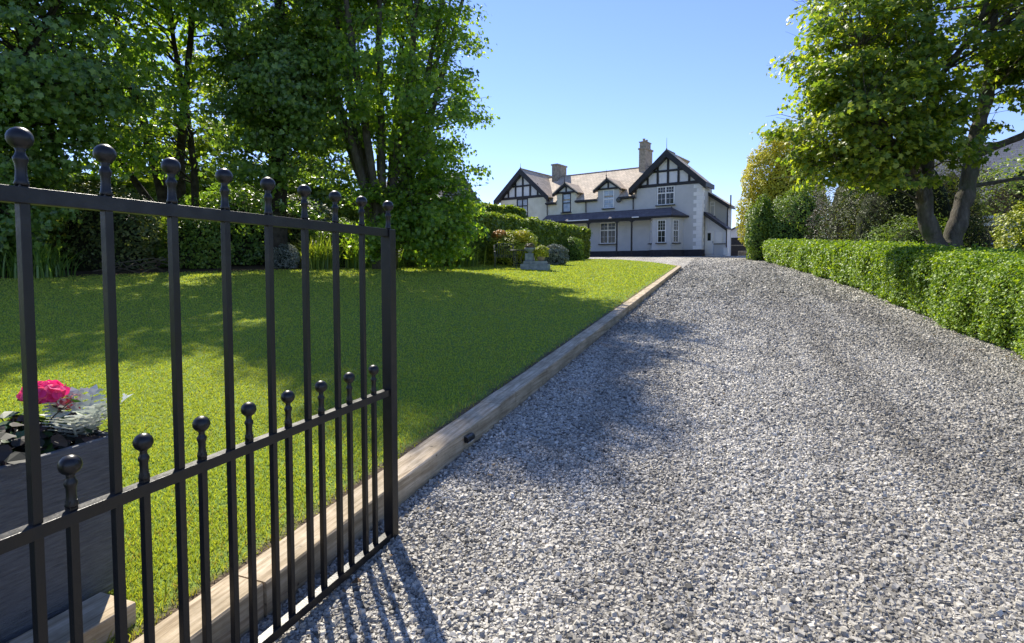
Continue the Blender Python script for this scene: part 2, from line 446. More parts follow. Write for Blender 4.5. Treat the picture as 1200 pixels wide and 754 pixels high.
# timber edging round the far end of the lawn, sleepers down the drive
kerb = empty('timber_kerb', (*xy(-1.73, 2.0), float(drive_z(0, 2.0))), -DR, 'weathered timber sleeper edging between lawn and gravel drive', 'kerb')
ko = np.array(xy(-1.73, 2.0)); kz = float(drive_z(0, 2.0))
joints = [-3.2, -.8, 1.6, 4.06, 4.42, 6.15, 8.55, 10.95, 13.35, 15.75, 18.15, 20.55, 22.95, 25.2, 26.3]
def sleeper(s0, s1, jog=0.0):
    m = MB(); a = s0 - 2.0 + .004; b = s1 - 2.0 - .004
    za = float(drive_z(0, s0)) - kz; zb = float(drive_z(0, s1)) - kz
    n = max(2, int((b - a) / .3)); V = []; F = []
    for i in range(n + 1):
        k = i / n; y = a + (b - a) * k; z = za + (zb - za) * k
        w = .002 * math.sin(i * 1.7 + s0)
        V += [(-.09 + jog + w, y, z - .1), (.09 + jog + w, y, z - .1), (.09 + jog + w, y, z + .136), (.083 + jog + w, y, z + .143), (-.083 + jog + w, y, z + .143), (-.09 + jog + w, y, z + .136)]
    for i in range(n):
        for k in range(6):
            F.append((i * 6 + k, i * 6 + (k + 1) % 6, (i + 1) * 6 + (k + 1) % 6, (i + 1) * 6 + k))
    F += [tuple(range(6))[::-1], tuple(range(n * 6, n * 6 + 6))]
    m.add(V, F)
    return m.build('sleeper', M['sleeper'], kerb)
for i in range(len(joints) - 1):
    sleeper(joints[i], joints[i + 1], random.uniform(-.006, .006))
# curved end boards
pts = [(t, float(kerb_end(t))) for t in (-1.72, -2.4, -3.1, -4.2, -5.6, -7.5, -9.6, -12)]
for (t0, s0), (t1, s1) in zip(pts[:-1], pts[1:]):
    m = MB(); z0 = float(drive_z(0, s0)) - kz; z1 = float(drive_z(0, s1)) - kz
    h = .12 if s0 < 30 else .06
    m.bar((t0 + 1.73, s0 - 2, z0 + h / 2 - .02), (t1 + 1.73, s1 - 2, z1 + h / 2 - .02), .10, h + .06)
    m.build('edging_board', M['sleeper'], kerb)
# little black light on the kerb face
lx = np.array(xy(-1.632, 3.42)); lzv = float(drive_z(0, 3.42)) + .085
kl = empty('kerb_light', (lx[0], lx[1], lzv), -DR, 'small black hooded light fixed to the face of the timber edging', 'light')
m = MB(); prof = [(0, -.02), (.028, -.02), (.034, -.006), (.03, .012), (.018, .022), (0, .024)]
m.prism(prof, -.055, .055, 'y')
m.build('hood', M['gate_paint'], kl, bevel=.003)
m = MB(); m.box(.004, .026, -.045, .045, -.0235, -.0205); m.build('lens', M['panel_white'], kl)
# offcut sleepers under the planter
for (t0, t1, s0, s1, lab) in ((-2.62, -1.86, 1.30, 1.44, 'short timber offcut lying across beneath the grey planter'),):
    x0, y0 = xy((t0 + t1) / 2, (s0 + s1) / 2); z0 = float(land_z(-2.1, 1.37))
    pass

# ---------------------------------------------------------------- the open gate
GA = math.radians(19.7)
gate = empty('iron_gate', (-.588, 2.668, 0.15), -GA, 'open black wrought iron driveway gate with ball finials', 'gate')
# local: y along the gate, from the leading stile towards the viewer is -y ; x to the right ; z from .15
Z0 = .15
def gbar(name, x0, x1, y0, y1, z0, z1, bev=.0015, parent=gate):
    m = MB(); m.box(x0, x1, y0, y1, z0 - Z0, z1 - Z0)
    return m.build(name, M['gate_paint'], parent, bevel=bev)
L = 2.42
gbar('stile', -.026, .026, -.052, 0, .125, 1.676, .003)
gbar('stile', -.026, .026, -L, -L + .052, .10, 1.676, .003)
gbar('rail', -.017, .017, -L + .053, -.053, 1.640, 1.676)
gbar('rail', -.017, .017, -L + .053, -.053, .872, .905)
gbar('rail', -.019, .019, -L + .053, -.053, .160, .195)
def finial(y, z, parent, k=1.0):
    m = MB()
    prof = [(.0125, 0), (.0155, .006), (.0125, .014), (.011, .035), (.0115, .052), (.0145, .060), (.015, .066), (.0105, .074), (.009, .082), (.011, .087)]
    R_ = .0262; cz = .087 + R_ * .93
    for i in range(9):
        a = -PI / 2 + .42 + (PI - .42) * i / 8
        prof.append((max(R_ * math.cos(a), .0006), cz + R_ * math.sin(a)))
    m.lathe((0, y, z), [(r * k, h * k) for r, h in prof], 20)
    o = m.build('ball_finial', M['gate_paint'], parent, smooth=True)
    return o
b0 = None
yb = [-.240 - .183 * i for i in range(12)]
for i, y in enumerate(yb):
    m = MB(); m.box(-.0102, .0102, y - .0102, y + .0102, .19 - Z0, 1.690 - Z0)
    bar_o = m.build('upright_bar', M['gate_paint'], gate, bevel=.0015)
    finial(y, 1.678 - Z0, bar_o, .96)
for i in range(13):
    y = -.163 - .1832 * i
    if y < -L + .08: break
    m = MB(); m.box(-.0098, .0098, y - .0098, y + .0098, .19 - Z0, .93 - Z0)
    bar_o = m.build('dog_bar', M['gate_paint'], gate, bevel=.0015)
    finial(y, .912 - Z0, bar_o, .94)
finial(-.026, 1.676 - Z0, gate)

# ---------------------------------------------------------------- leaves
def unit(v): return v / np.maximum(np.linalg.norm(v, axis=-1, keepdims=True), 1e-9)
PALM = np.array([(0, 0, 0), (.34, .02, 0), (.30, .26, .03), (.62, .52, -.03), (.24, .60, .04), (0, 1.05, -.05), (-.24, .60, .04), (-.62, .52, -.03), (-.30, .26, .03), (-.34, .02, 0)], float)
OVAL = np.array([(0, 0, 0), (.30, .38, .06), (.22, .75, .05), (0, 1.0, -.02), (-.22, .75, .05), (-.30, .38, .06)], float)
RHOMB = np.array([(0, 0, 0), (.34, .45, .06), (0, 1.0, 0), (-.34, .45, .06)], float)
NARROW = np.array([(0, 0, 0), (.13, .45, .03), (0, 1.0, -.05), (-.13, .45, .03)], float)
def leaves(name, P, N, size, tmpl, mat, parent, org, r=None, jitter=.55, up=.0, droop=.0):
    """one mesh of leaves: positions P, preferred normals N"""
    n = len(P); r = r or rng
    nrm = unit(unit(N) + r.normal(0, jitter, (n, 3)) + np.array([0, 0, up]))
    a = unit(np.cross(nrm, r.normal(0, 1, (n, 3)) + np.array([0, 0, -droop]) @ np.eye(3)))
    b = np.cross(nrm, a)
    s = size * r.uniform(.65, 1.25, n)
    if hasattr(size, '__len__'): s = np.asarray(size) * r.uniform(.65, 1.25, n)
    T = tmpl - np.array([0, .5, 0])
    V = P[:, None, :] + s[:, None, None] * (T[None, :, 0:1] * a[:, None, :] + T[None, :, 1:2] * b[:, None, :] + T[None, :, 2:3] * nrm[:, None, :])
    k = len(tmpl)
    rnd = np.repeat(r.uniform(0, 1, n), k)
    return np_mesh(name, V.reshape(-1, 3), np.arange(n * k), k, mat, parent, rnd, loc=None if org is None else None) if org is None else \
        np_mesh(name, V.reshape(-1, 3) - np.asarray(org), np.arange(n * k), k, mat, parent, rnd)

def lump(P, sc=1.0, ph=0.0):
    x, y, z = P[:, 0] * sc, P[:, 1] * sc, P[:, 2] * sc
    return (np.sin(1.7 * x + 2.1 * y + ph) + np.sin(2.3 * y - 1.9 * z + 1.3 + ph) + np.sin(2.9 * z + 1.3 * x + 2.1 * ph) + .6 * np.sin(4.7 * x - 3.9 * y + 4.1 * z + ph)) / 3.6

def tree(name, base, stems, crowns, n_clump, per, leaf, tmpl, lmat, label, cat='tree', bark='bark', branch_r=.035, flat=.45, clump_r=.55, seed=1, up=.6, group=None, dens=None, shell=.35, extra=None):
    r = np.random.default_rng(seed)
    base = np.array([base[0], base[1], lz(base[0], base[1])]) if len(base) == 2 else np.array(base, float)
    root = empty(name, tuple(base), 0, label, cat, group)
    m = MB(); nodes = []
    for st in stems:
        pts = np.array([p[:3] for p in st], float); rad = np.array([p[3] for p in st])
        k = 7; q = np.linspace(0, len(pts) - 1, k * (len(pts) - 1) + 1)
        # catmull-like smoothing by cosine blend
        P = np.stack([np.interp(q, np.arange(len(pts)), pts[:, c]) for c in range(3)], -1)
        if len(P) > 6:
            for _ in range(3): P[1:-1] = (P[:-2] + 2 * P[1:-1] + P[2:]) / 4
        P[1:, :2] += np.cumsum(r.normal(0, .012, (len(P) - 1, 2)), 0)
        Rr = np.interp(q, np.arange(len(pts)), rad) * (1 + .07 * np.sin(q * 9) + r.normal(0, .04, len(q)))
        m.tube([tuple(p - base) for p in P], list(Rr), 10)
        for p, rr in zip(P[k // 2:], Rr[k // 2:]): nodes.append((p, rr))
    NP = np.array([n_[0] for n_ in nodes]); NR = np.array([n_[1] for n_ in nodes])
    # clumps
    vol = np.array([c[3] * c[4] * c[5] for c in crowns]) ** .8
    w = vol / vol.sum() if dens is None else np.array(dens) / np.sum(dens)
    cid = r.choice(len(crowns), n_clump, p=w)
    cc = np.array([c[:3] for c in crowns])[cid]; cr = np.array([c[3:6] for c in crowns])[cid]
    d = unit(r.normal(0, 1, (n_clump, 3)))
    rad = r.uniform(shell, 1, n_clump) ** .6
    CP = cc + d * cr * rad[:, None]
    CP += unit(CP - cc) * (lump(CP, .8, seed) * .35)[:, None]
    # branches to most clumps
    for i in range(n_clump):
        if r.random() < .75:
            dd = np.linalg.norm(NP - CP[i], axis=1) + np.where(NP[:, 2] > CP[i, 2] - .3, 2.5, 0)
            j = int(np.argmin(dd)); p0 = NP[j]; L_ = np.linalg.norm(CP[i] - p0)
            if L_ > 6.5: continue
            r0 = min(NR[j] * .55, branch_r * (.5 + .22 * L_))
            mid = (p0 + CP[i]) / 2 + np.array([0, 0, .10 * L_]) + r.normal(0, .06 * L_, 3)
            q1 = p0 * .5 + mid * .5 + r.normal(0, .03 * L_, 3); q2 = mid * .5 + CP[i] * .5 + r.normal(0, .03 * L_, 3)
            m.tube([tuple(p - base) for p in (p0, q1, mid, q2, CP[i])], [r0, r0 * .8, r0 * .6, r0 * .42, r0 * .2], 5, cap=False)
            for _ in range(2):
                e = CP[i] + r.normal(0, clump_r * .7, 3)
                m.tube([tuple(q2 - base), tuple((q2 + e) / 2 - base + r.normal(0, .05, 3)), tuple(e - base)], [r0 * .35, r0 * .25, r0 * .1], 4, cap=False)
    m.build('trunk', M[bark], root, smooth=True)
    # leaves: flattened clumps of leaves, tilted to follow the crown
    n = n_clump * per
    off = unit(r.normal(0, 1, (n, 3))) * (r.uniform(0, 1, n) ** .45)[:, None]
    off *= np.array([1, 1, flat]) * (clump_r * r.uniform(.6, 1.4, n_clump))[np.repeat(np.arange(n_clump), per)][:, None]
    out = unit(CP - cc)
    orep = np.repeat(out, per, 0)
    h = np.linalg.norm(off[:, :2], axis=1)
    P = np.repeat(CP, per, 0) + off
    P[:, 2] -= h * .28
    N = unit(orep * .5 + off * .6 + np.array([0, 0, up]))
    leaves('crown', P, N, leaf, tmpl, lmat, root, base, r)
    return root

def shrub(name, c, rx, ry, h, n, leaf, tmpl, lmat, label, cat='shrub', seed=1, group=None, up=.3, base_z=None, core=True, lumpy=.22, rz=0.0, stems=0, parent=None, part='foliage'):
    r = np.random.default_rng(seed)
    z = lz(*c[:2]) if base_z is None else base_z
    if parent is None: root = empty(name, (c[0], c[1], z), 0, label, cat, group)
    else: root = parent
    org = np.array(root.location)
    d = unit(r.normal(0, 1, (n, 3)))
    lo = d[:, 2] < 0
    hs = np.where(lo, (1 - .22 * d[:, 2] ** 2) / np.maximum(np.hypot(d[:, 0], d[:, 1]), .25), 1.0)
    d[:, 0] *= hs; d[:, 1] *= hs
    rad = 1 - r.exponential(.10, n); rad = np.clip(rad, .45, 1.05)
    l = 1 + lumpy * lump(d * 2.2 + seed, 1.0, seed) + .5 * lumpy * lump(d * 5.5, 1.0, seed + 1)
    q = d * (rad * l)[:, None]
    P = np.stack([q[:, 0] * rx, q[:, 1] * ry, (q[:, 2] * .52 + .48) * h], -1)
    P[:, 2] = np.maximum(P[:, 2], .02)
    if rz:
        cz, sz = math.cos(rz), math.sin(rz); X = P[:, 0] * cz - P[:, 1] * sz; Y = P[:, 0] * sz + P[:, 1] * cz; P[:, 0] = X; P[:, 1] = Y
    P += np.array([c[0], c[1], z])
    N = d.copy(); N[:, 2] += .2
    leaves(part, P, N, leaf, tmpl, lmat, root, org, r, up=up)
    if core:
        m = MB(); k = 12
        V = []; F = []
        for i in range(7):
            a = PI / 2 * i / 6
            for j in range(k):
                t_ = 2 * PI * j / k
                dd = np.array([math.cos(a) * math.cos(t_), math.cos(a) * math.sin(t_), math.sin(a)])
                ll = 1 + lumpy * float(lump((dd * 2.2 + seed)[None], 1.0, seed)[0])
                x_, y_, z_ = dd[0] * rx * .68 * ll, dd[1] * ry * .68 * ll, (dd[2] * .80 * ll) * h - (.05 if i == 0 else 0)
                if rz: x_, y_ = x_ * math.cos(rz) - y_ * math.sin(rz), x_ * math.sin(rz) + y_ * math.cos(rz)
                V.append((c[0] + x_ - org[0], c[1] + y_ - org[1], z + z_ - org[2]))
        for i in range(6):
            for j in range(k): F.append((i * k + j, i * k + (j + 1) % k, (i + 1) * k + (j + 1) % k, (i + 1) * k + j))
        m.add(V, F); m.build('dark_filler', M['core'], root, smooth=True)  # dark shell added inside the foliage so it cannot be seen through
    return root

def strap_clump(name, c, n, length, width, lmat, label, seed=1, spread=.25, group=None, cat='plant', lean=.9):
    r = np.random.default_rng(seed); z = lz(*c)
    root = empty(name, (c[0], c[1], z), 0, label, cat, group)
    seg = 5
    az = r.uniform(0, 2 * PI, n); L_ = length * r.uniform(.55, 1.15, n); ln = lean * r.uniform(.25, 1.1, n)
    p0 = np.stack([r.normal(0, spread, n), r.normal(0, spread, n), np.full(n, -.02)], -1)
    dh = np.stack([np.cos(az), np.sin(az), np.zeros(n)], -1); sd = np.stack([-np.sin(az), np.cos(az), np.zeros(n)], -1)
    rows = []
    for i in range(seg + 1):
        k = i / seg
        ctr = p0 + dh * (L_ * ln * k * k * .75)[:, None]; ctr[:, 2] += L_ * (k - .42 * ln * k ** 2.4)
        w = width * (1 - k ** 2.2) * .5 + .0008
        rows += [ctr - sd * w, ctr + sd * w]
    V = np.stack(rows, 1)
    idx = []
    for i in range(seg): idx += [[2 * i, 2 * i + 1, 2 * i + 3, 2 * i + 2]]
    idx = np.array(idx)
    F = (np.arange(n)[:, None, None] * (2 * (seg + 1)) + idx[None]).reshape(-1)
    np_mesh('strap_leaves', V.reshape(-1, 3), F, 4, lmat, root, np.repeat(r.uniform(0, 1, n), 2 * (seg + 1)), smooth=True)
    return root

# ---------------------------------------------------------------- the house
HR = math.atan2(-.59, .807)
H0 = (14.83, 42.9, 2.34)
house = empty('semi_detached_house', H0, HR, 'large half timbered house with grey and cream render and tan roof above the drive', 'house')
ZB = -.6
def wall_holes(m, x0, x1, z0, z1, holes, y=0.0, depth=.16, axis='x', nrm=-1):
    xs = sorted({x0, x1, *[h[0] for h in holes], *[h[1] for h in holes]}); zs = sorted({z0, z1, *[h[2] for h in holes], *[h[3] for h in holes]})
    def P(x, z, d=0.0): return (x, y - nrm * d, z) if axis == 'x' else (y + nrm * d * -1, x, z)
    for i in range(len(xs) - 1):
        for j in range(len(zs) - 1):
            cx, cz = (xs[i] + xs[i + 1]) / 2, (zs[j] + zs[j + 1]) / 2
            if any(h[0] < cx < h[1] and h[2] < cz < h[3] for h in holes): continue
            m.add([P(xs[i], zs[j]), P(xs[i + 1], zs[j]), P(xs[i + 1], zs[j + 1]), P(xs[i], zs[j + 1])], [(0, 1, 2, 3)])
    for a, b, c, d in holes:
        m.add([P(a, c), P(b, c), P(b, c, depth), P(a, c, depth)], [(0, 1, 2, 3)])
        m.add([P(a, d), P(b, d), P(b, d, depth), P(a, d, depth)], [(3, 2, 1, 0)])
        m.add([P(a, c), P(a, d), P(a, d, depth), P(a, c, depth)], [(3, 2, 1, 0)])
        m.add([P(b, c), P(b, d), P(b, d, depth), P(b, c, depth)], [(0, 1, 2, 3)])
def window(parent, x0, x1, z0, z1, y, cols=1, transom=None, top_grid=(0, 0), low_grid=(0, 0), mat=None, fw=.07, sill=True, T=None, glass=None):
    """window in the plane y (outside is -y); T maps local (x,y,z) for splayed faces"""
    mat = mat or M['white_paint']; T = T or (lambda p: p)
    def bx(m, a, b, c, d, e, f):
        V = [T((x, yy, z)) for x in (a, b) for yy in (c, d) for z in (e, f)]
        m.add(V, [(0,1,3,2),(4,6,7,5),(0,4,5,1),(2,3,7,6),(0,2,6,4),(1,5,7,3)])
    m = MB(); ya, yb_ = y - .02, y + .05
    bx(m, x0, x0 + fw, ya, yb_, z0, z1); bx(m, x1 - fw, x1, ya, yb_, z0, z1)
    bx(m, x0 + fw, x1 - fw, ya, yb_, z0, z0 + fw); bx(m, x0 + fw, x1 - fw, ya, yb_, z1 - fw, z1)
    zt = transom
    if zt: bx(m, x0 + fw, x1 - fw, ya, yb_, zt - fw * .5, zt + fw * .5)
    spans = [(z0 + fw, (zt - fw / 2) if zt else z1 - fw, low_grid)] + ([(zt + fw / 2, z1 - fw, top_grid)] if zt else [])
    cw = (x1 - x0 - fw) / cols
    for k in range(1, cols):
        xm = x0 + fw / 2 + cw * k
        for za, zb, _ in spans: bx(m, xm - fw / 2, xm + fw / 2, ya + .003, yb_, za, zb)
    for za, zb, (gx, gz_) in spans:
        for k in range(cols):
            a = x0 + fw / 2 + cw * k + fw / 2; b = a + cw - fw
            for g in range(1, gx): xg = a + (b - a) * g / gx; bx(m, xg - .009, xg + .009, ya + .014, yb_ - .02, za, zb)
            for g in range(1, gz_): zg = za + (zb - za) * g / gz_; bx(m, a, b, ya + .017, yb_ - .02, zg - .009, zg + .009)
    w = m.build('window', mat, parent)
    m = MB(); bx(m, x0 + fw * .6, x1 - fw * .6, y + .034, y + .044, z0 + fw * .6, z1 - fw * .6); m.build('pane', glass or M['glass'], w)
    if sill:
        m = MB(); bx(m, x0 - .07, x1 + .07, y - .22, y + .02, z0 - .075, z0 - .004); m.build('sill', M['slate0'] if sill == 1 else M['black_timber'], w)
    return w
GX, GA_ = -2.75, 8.4
def gable_front(x0, x1, xc, mat_l, upper):
    """triangle above the wall + timbers"""
    m = MB(); m.prism([(x0, 5.602), (x1, 5.602), (xc, 5.602 + (x1 - x0) / 2 * .9)], .02, .3); g = m.build('gable_panel', M['panel_white'], house)
    sl = 2.8 / 3.07
    def top(x): return 8.15 - abs(x - xc) * sl
    m = MB(); m.box(x0 - .05, x1 + .05, -.04, .02, 5.62, 5.86)
    w = (x1 - x0 - 1.1) * .5
    m.box(xc - 1.75, xc + 1.75, -.034, .019, 6.76, 6.93)
    for dx in (-1.72, -.86, 0, .86, 1.72):
        x = xc + dx; hw = .085
        m.box(x - hw, x + hw, -.046, .018, 5.861, top(x) - (.0 if dx == 0 else .02))
    m.build('timber_framing', M['black_timber'], g)
    # thick barge boards with a dark soffit
    for sgn in (-1, 1):
        m = MB(); A = (xc, 8.34); B = (xc + sgn * 3.12, 8.34 - 3.12 * sl)
        n_ = (sl * .0, 0)
        m.prism([(A[0], A[1] + .12), (B[0] + sgn * .08, B[1] + .10), (B[0] + sgn * .05, B[1] - .40), (A[0], A[1] - .46)], -.52, -.445)
        m.prism([(A[0], A[1] - .36), (B[0], B[1] - .33), (B[0], B[1] - .40), (A[0], A[1] - .43)], -.443, .0)
        m.build('barge_board', M['black_timber'], house)
    return g
# --- walls
holesR = [(-3.68, -2.17, 4.10, 5.60)]
m = MB(); wall_holes(m, -5.42, 0, ZB, 5.6, holesR)
m.add([(0, 0, ZB), (0, 2.6, ZB), (0, 2.6, 5.6), (0, 0, 5.6)], [(0, 1, 2, 3)])
m.add([(-1.9, 2.6, ZB), (-1.9, 7.5, ZB), (-1.9, 7.5, 5.6), (-1.9, 2.6, 5.6)], [(0, 1, 2, 3)])
m.add([(0, 2.6, ZB), (-1.9, 2.6, ZB), (-1.9, 2.6, 6.6), (0, 2.6, 5.6)], [(0, 1, 2, 3)])
m.add([(-5.42, 0, ZB), (-5.42, 7.5, ZB), (-5.42, 7.5, 5.6), (-5.42, 0, 5.6)], [(3, 2, 1, 0)])
m.add([(-1.9, 7.5, ZB), (-5.42, 7.5, ZB), (-5.42, 7.5, 5.6), (-1.9, 7.5, 5.6)], [(0, 1, 2, 3)])
wr = m.build('wall', M['render_grey'], house)
window(house, -3.66, -2.19, 4.10, 5.62, .02, 2, 5.07, (3, 2), (2, 2), sill=2, fw=.085)
m = MB()
d1 = (-12.68, -11.74); d2 = (-8.54, -7.47)
wall_holes(m, -13.9 + .002, -10.18, ZB, 5.13, [(d1[0], d1[1], 4.03, 5.13)])
m.build('wall', M['render_cream'], house)
m = MB(); wall_holes(m, -10.18, -5.42, ZB, 5.13, [(d2[0], d2[1], 4.13, 5.13), (-8.84, -7.26, 1.08, 2.92)])
m.build('wall', M['render_grey'], house)
m = MB(); wall_holes(m, -19.78, -14.42, ZB, 5.6, [(-17.82, -16.47, 3.9, 5.6)], y=-.0)
m.add([(-14.42, 0, ZB), (-14.42, 7.5, ZB), (-14.42, 7.5, 5.6), (-14.42, 0, 5.6)], [(0, 1, 2, 3)])
m.add([(-19.78, 0, ZB), (-19.78, 7.5, ZB), (-19.78, 7.5, 5.6), (-19.78, 0, 5.6)], [(3, 2, 1, 0)])
m.add([(-14.42, 0, ZB), (-13.898, 0, ZB), (-13.898, 0, 5.13), (-14.42, 0, 5.13)], [(0, 1, 2, 3)])
m.add([(-5.42, 8.2, ZB), (-14.42, 8.2, ZB), (-14.42, 8.2, 5.13), (-5.42, 8.2, 5.13)], [(0, 1, 2, 3)])
m.build('wall', M['render_cream'], house)
window(house, -17.80, -16.49, 3.9, 5.62, .02, 2, 4.93, mat=M['black_timber'], sill=2, fw=.09, glass=M['glass_pale'])
gable_front(-5.42, 0, GX, None, True)
gable_front(-19.78, -14.42, -17.08, None, True)
for xg in (GX, -17.08, -8.05, -12.22):
    m = MB()
    zt = 8.34 if xg in (GX, -17.08) else 6.72
    k = 1 if xg == GX else (.35 if xg == -17.08 else .5)
    m.lathe((xg, -.39, zt - .15), [(.05, 0), (.05, .2), (.03, .26), (.055, .34), (.02, .42), (.012, .42 + .7 * k), (.004, .5 + .75 * k)], 8)
    m.build('roof_finial', M['black_timber'], house)
# --- main roof
m = MB()
sl = (8.1 - 5.02) / 4.35
def slab(m, P, th=.10):
    P = [Vector(p) for p in P]; n = (P[1] - P[0]).cross(P[2] - P[0]).normalized()
    if n.z < 0: n = -n
    k = len(P); V = [p for p in P] + [p - n * th for p in P]
    m.add(V, [tuple(range(k)), tuple(range(k, 2 * k))[::-1]] + [(i, i + k, (i + 1) % k + k, (i + 1) % k) for i in range(k)])
slab(m, [(-14.38, .0, 5.197), (-5.45, .0, 5.197), (-4.4, 4.1, 8.1), (-17.0, 4.1, 8.1)])
for a_, b_ in ((-14.3, -13.26), (-11.18, -9.06), (-6.98, -5.46)): slab(m, [(a_, -.27, 5.006), (b_, -.27, 5.006), (b_, -.002, 5.195), (a_, -.002, 5.195)])
slab(m, [(-17.0, 8.45, 5.02), (-17.0, 4.1, 8.1), (-4.4, 4.1, 8.1), (-4.4, 8.45, 5.02)])
rf = m.build('roof', M['tile0'], house)
m = MB(); m.tube([(-17.0, 4.1, 8.10), (-4.35, 4.1, 8.10)], .08, 8); m.build('ridge_tiles', M['chimney'], rf)
for xc, y1 in ((GX, 5.2), (-17.08, 7.8)):
    m = MB(); S_ = 2.8 / 3.07
    for sgn in (-1, 1):
        W = 3.16 if not (xc == GX and sgn == 1) else 3.05
        if xc == GX and sgn == 1:
            slab(m, [(xc, -.44, 8.42), (xc + W, -.44, 8.42 - W * S_), (xc + W, 2.0, 8.42 - W * S_), (xc, 1.4, 8.42)])
            MB().box(xc + W - .05, xc + W + .06, -.44, 2.0, 5.30, 5.66).build('eaves_fascia', M['black_timber'], house)
            continue
        slab(m, [(xc, -.44, 8.42), (xc + sgn * W, -.44, 8.42 - W * S_), (xc + sgn * W, y1, 8.42 - W * S_), (xc, y1, 8.42)])
    g = m.build('roof', M['tile1'], house)
    m = MB(); m.tube([(xc, -.45, 8.43), (xc, 1.4 if xc == GX else y1, 8.43)], .08, 8); m.build('ridge_tiles', M['chimney'], g)
# --- dormers
def dormer(xc, wl, wr_, z0, win, mat, wmat):
    m = MB()
    wall_holes(m, xc - 1.02, xc + 1.02, 5.132, 5.78, [(win[0], win[1], 5.132, 5.77)])
    m.prism([(xc - 1.02, 5.782), (xc + 1.02, 5.782), (xc, 6.56)], .0, .12)
    for sx_ in (-1.02, 1.02): m.add([(xc + sx_, 0, 5.0), (xc + sx_, 1.6, 5.0), (xc + sx_, 1.6, 5.8), (xc + sx_, 0, 5.8)], [(0, 1, 2, 3) if sx_ > 0 else (3, 2, 1, 0)])
    d = m.build('dormer', mat, house)
    m = MB(); m.prism([(xc - .95, 5.86), (xc + .95, 5.86), (xc, 6.5)], -.03, -.002); m.build('dormer_panel', M['panel_white'], d)
    m = MB(); m.box(xc - 1.15, xc + 1.15, -.14, -.031, 5.76, 5.90); m.box(xc - .06, xc + .06, -.12, -.032, 5.901, 6.55); m.box(xc - .5, xc + .5, -.10, -.0315, 6.18, 6.27) if False else None
    for sgn in (-1, 1):
        A = (xc, 6.70); B = (xc + sgn * 1.33, 5.72)
        m.prism([A, B, (B[0], B[1] - .16), (A[0], A[1] - .24)], -.36, -.30)
        m.prism([(A[0], A[1] - .2), (B[0], B[1] - .13), (B[0], B[1] - .18), (A[0], A[1] - .26)], -.30, .0)
    m.build('barge_board', M['black_timber'], d)
    m = MB()
    for sgn in (-1, 1): slab(m, [(xc, -.37, 6.76), (xc + sgn * 1.36, -.37, 5.76), (xc + sgn * 1.36, 1.3, 5.76), (xc, 2.5, 6.76)], .07)
    m.build('dormer_roof', M['tile1'], d)
    window(d, win[0] + .02, win[1] - .02, win[2], 5.755, .02, 1, (win[2] + 5.75) / 2, (2, 2) if wmat is None else (0, 0), (2, 2) if wmat is None else (0, 0), mat=wmat, sill=2, fw=.08, glass=M['glass_pale'])
dormer(-12.22, 0, 0, 0, (d1[0], d1[1], 4.03), M['render_cream'], M['black_timber'])
dormer(-8.02, 0, 0, 0, (d2[0], d2[1], 4.14), M['render_grey'], None)
# gutters and downpipes
for a, b in ((-14.3, -13.26), (-11.18, -9.06), (-6.98, -5.46)):
    m = MB(); m.box(a, b, -.37, -.275, 4.86, 5.0); m.box(a, b, -.275, -.004, 4.82, 4.88)
    m.build('gutter', M['black_timber'], house)
for x in (-14.25, -10.18, -5.70):
    m = MB(); m.tube([(x, -.28, 4.95), (x, -.09, 4.80), (x, -.07, 3.9)], .045, 8); m.build('downpipe', M['black_timber'], house)
# --- verandah and bay roof
m = MB()
slab(m, [(-14.3, -1.2, 3.16), (-3.62, -1.2, 3.16), (-3.62, .0, 3.88), (-14.3, .0, 3.88)], .07)
m.build('verandah_roof', M['slate0'], house)
m = MB()
slab(m, [(-3.62, -1.2, 3.16), (-1.95, -1.2, 3.16), (-2.42, 0, 3.88), (-3.62, 0, 3.88)], .07)
slab(m, [(-1.95, -1.2, 3.16), (-1.02, .0, 3.13), (-2.42, 0, 3.88)], .07)
m.build('bay_roof', M['slate1'], house)
m = MB(); m.tube([(-1.95, -1.2, 3.19), (-2.42, 0, 3.91)], .05, 6); m.build('hip_tiles', M['slate0'], house)
m = MB(); m.box(-14.3, -1.95, -1.30, -1.2, 3.03, 3.14); m.box(-14.3, -3.7, -1.19, -1.08, 2.86, 3.08)
m.prism([(-1.95, -1.3), (-.98, -.03), (-1.03, .0), (-2.0, -1.2)], 3.03, 3.14, 'z')
m.prism([(-2.0, -1.19), (-1.0, .0), (-3.7, .0), (-3.7, -1.19)], 3.00, 3.05, 'z')
m.build('verandah_beam', M['black_timber'], house)
m = MB(); m.box(-14.3, -3.72, -1.07, -.002, 3.01, 3.05); m.build('soffit', M['panel_white'], house)
for x in (-13.3, -12.0, -9.35, -6.68, -5.35):
    m = MB(); m.box(x - .055, x + .055, -1.17, -1.06, ZB, 2.86)
    for sgn in (-1, 1):
        L_ = [(x + sgn * .055, 2.70), (x + sgn * .10, 2.78), (x + sgn * .18, 2.83), (x + sgn * .28, 2.86), (x + sgn * .055, 2.86)]
        m.prism(L_, -1.15, -1.09)
    m.build('verandah_post', M['black_timber'], house)
for a, b in ((-11.4, -9.25), (-5.25, -4.65), (-13.9, -12.9)):
    m = MB(); m.box(a, b, -1.345, -1.305, 3.09, 3.17); m.build('gutter_guard', M['white_paint'], house)
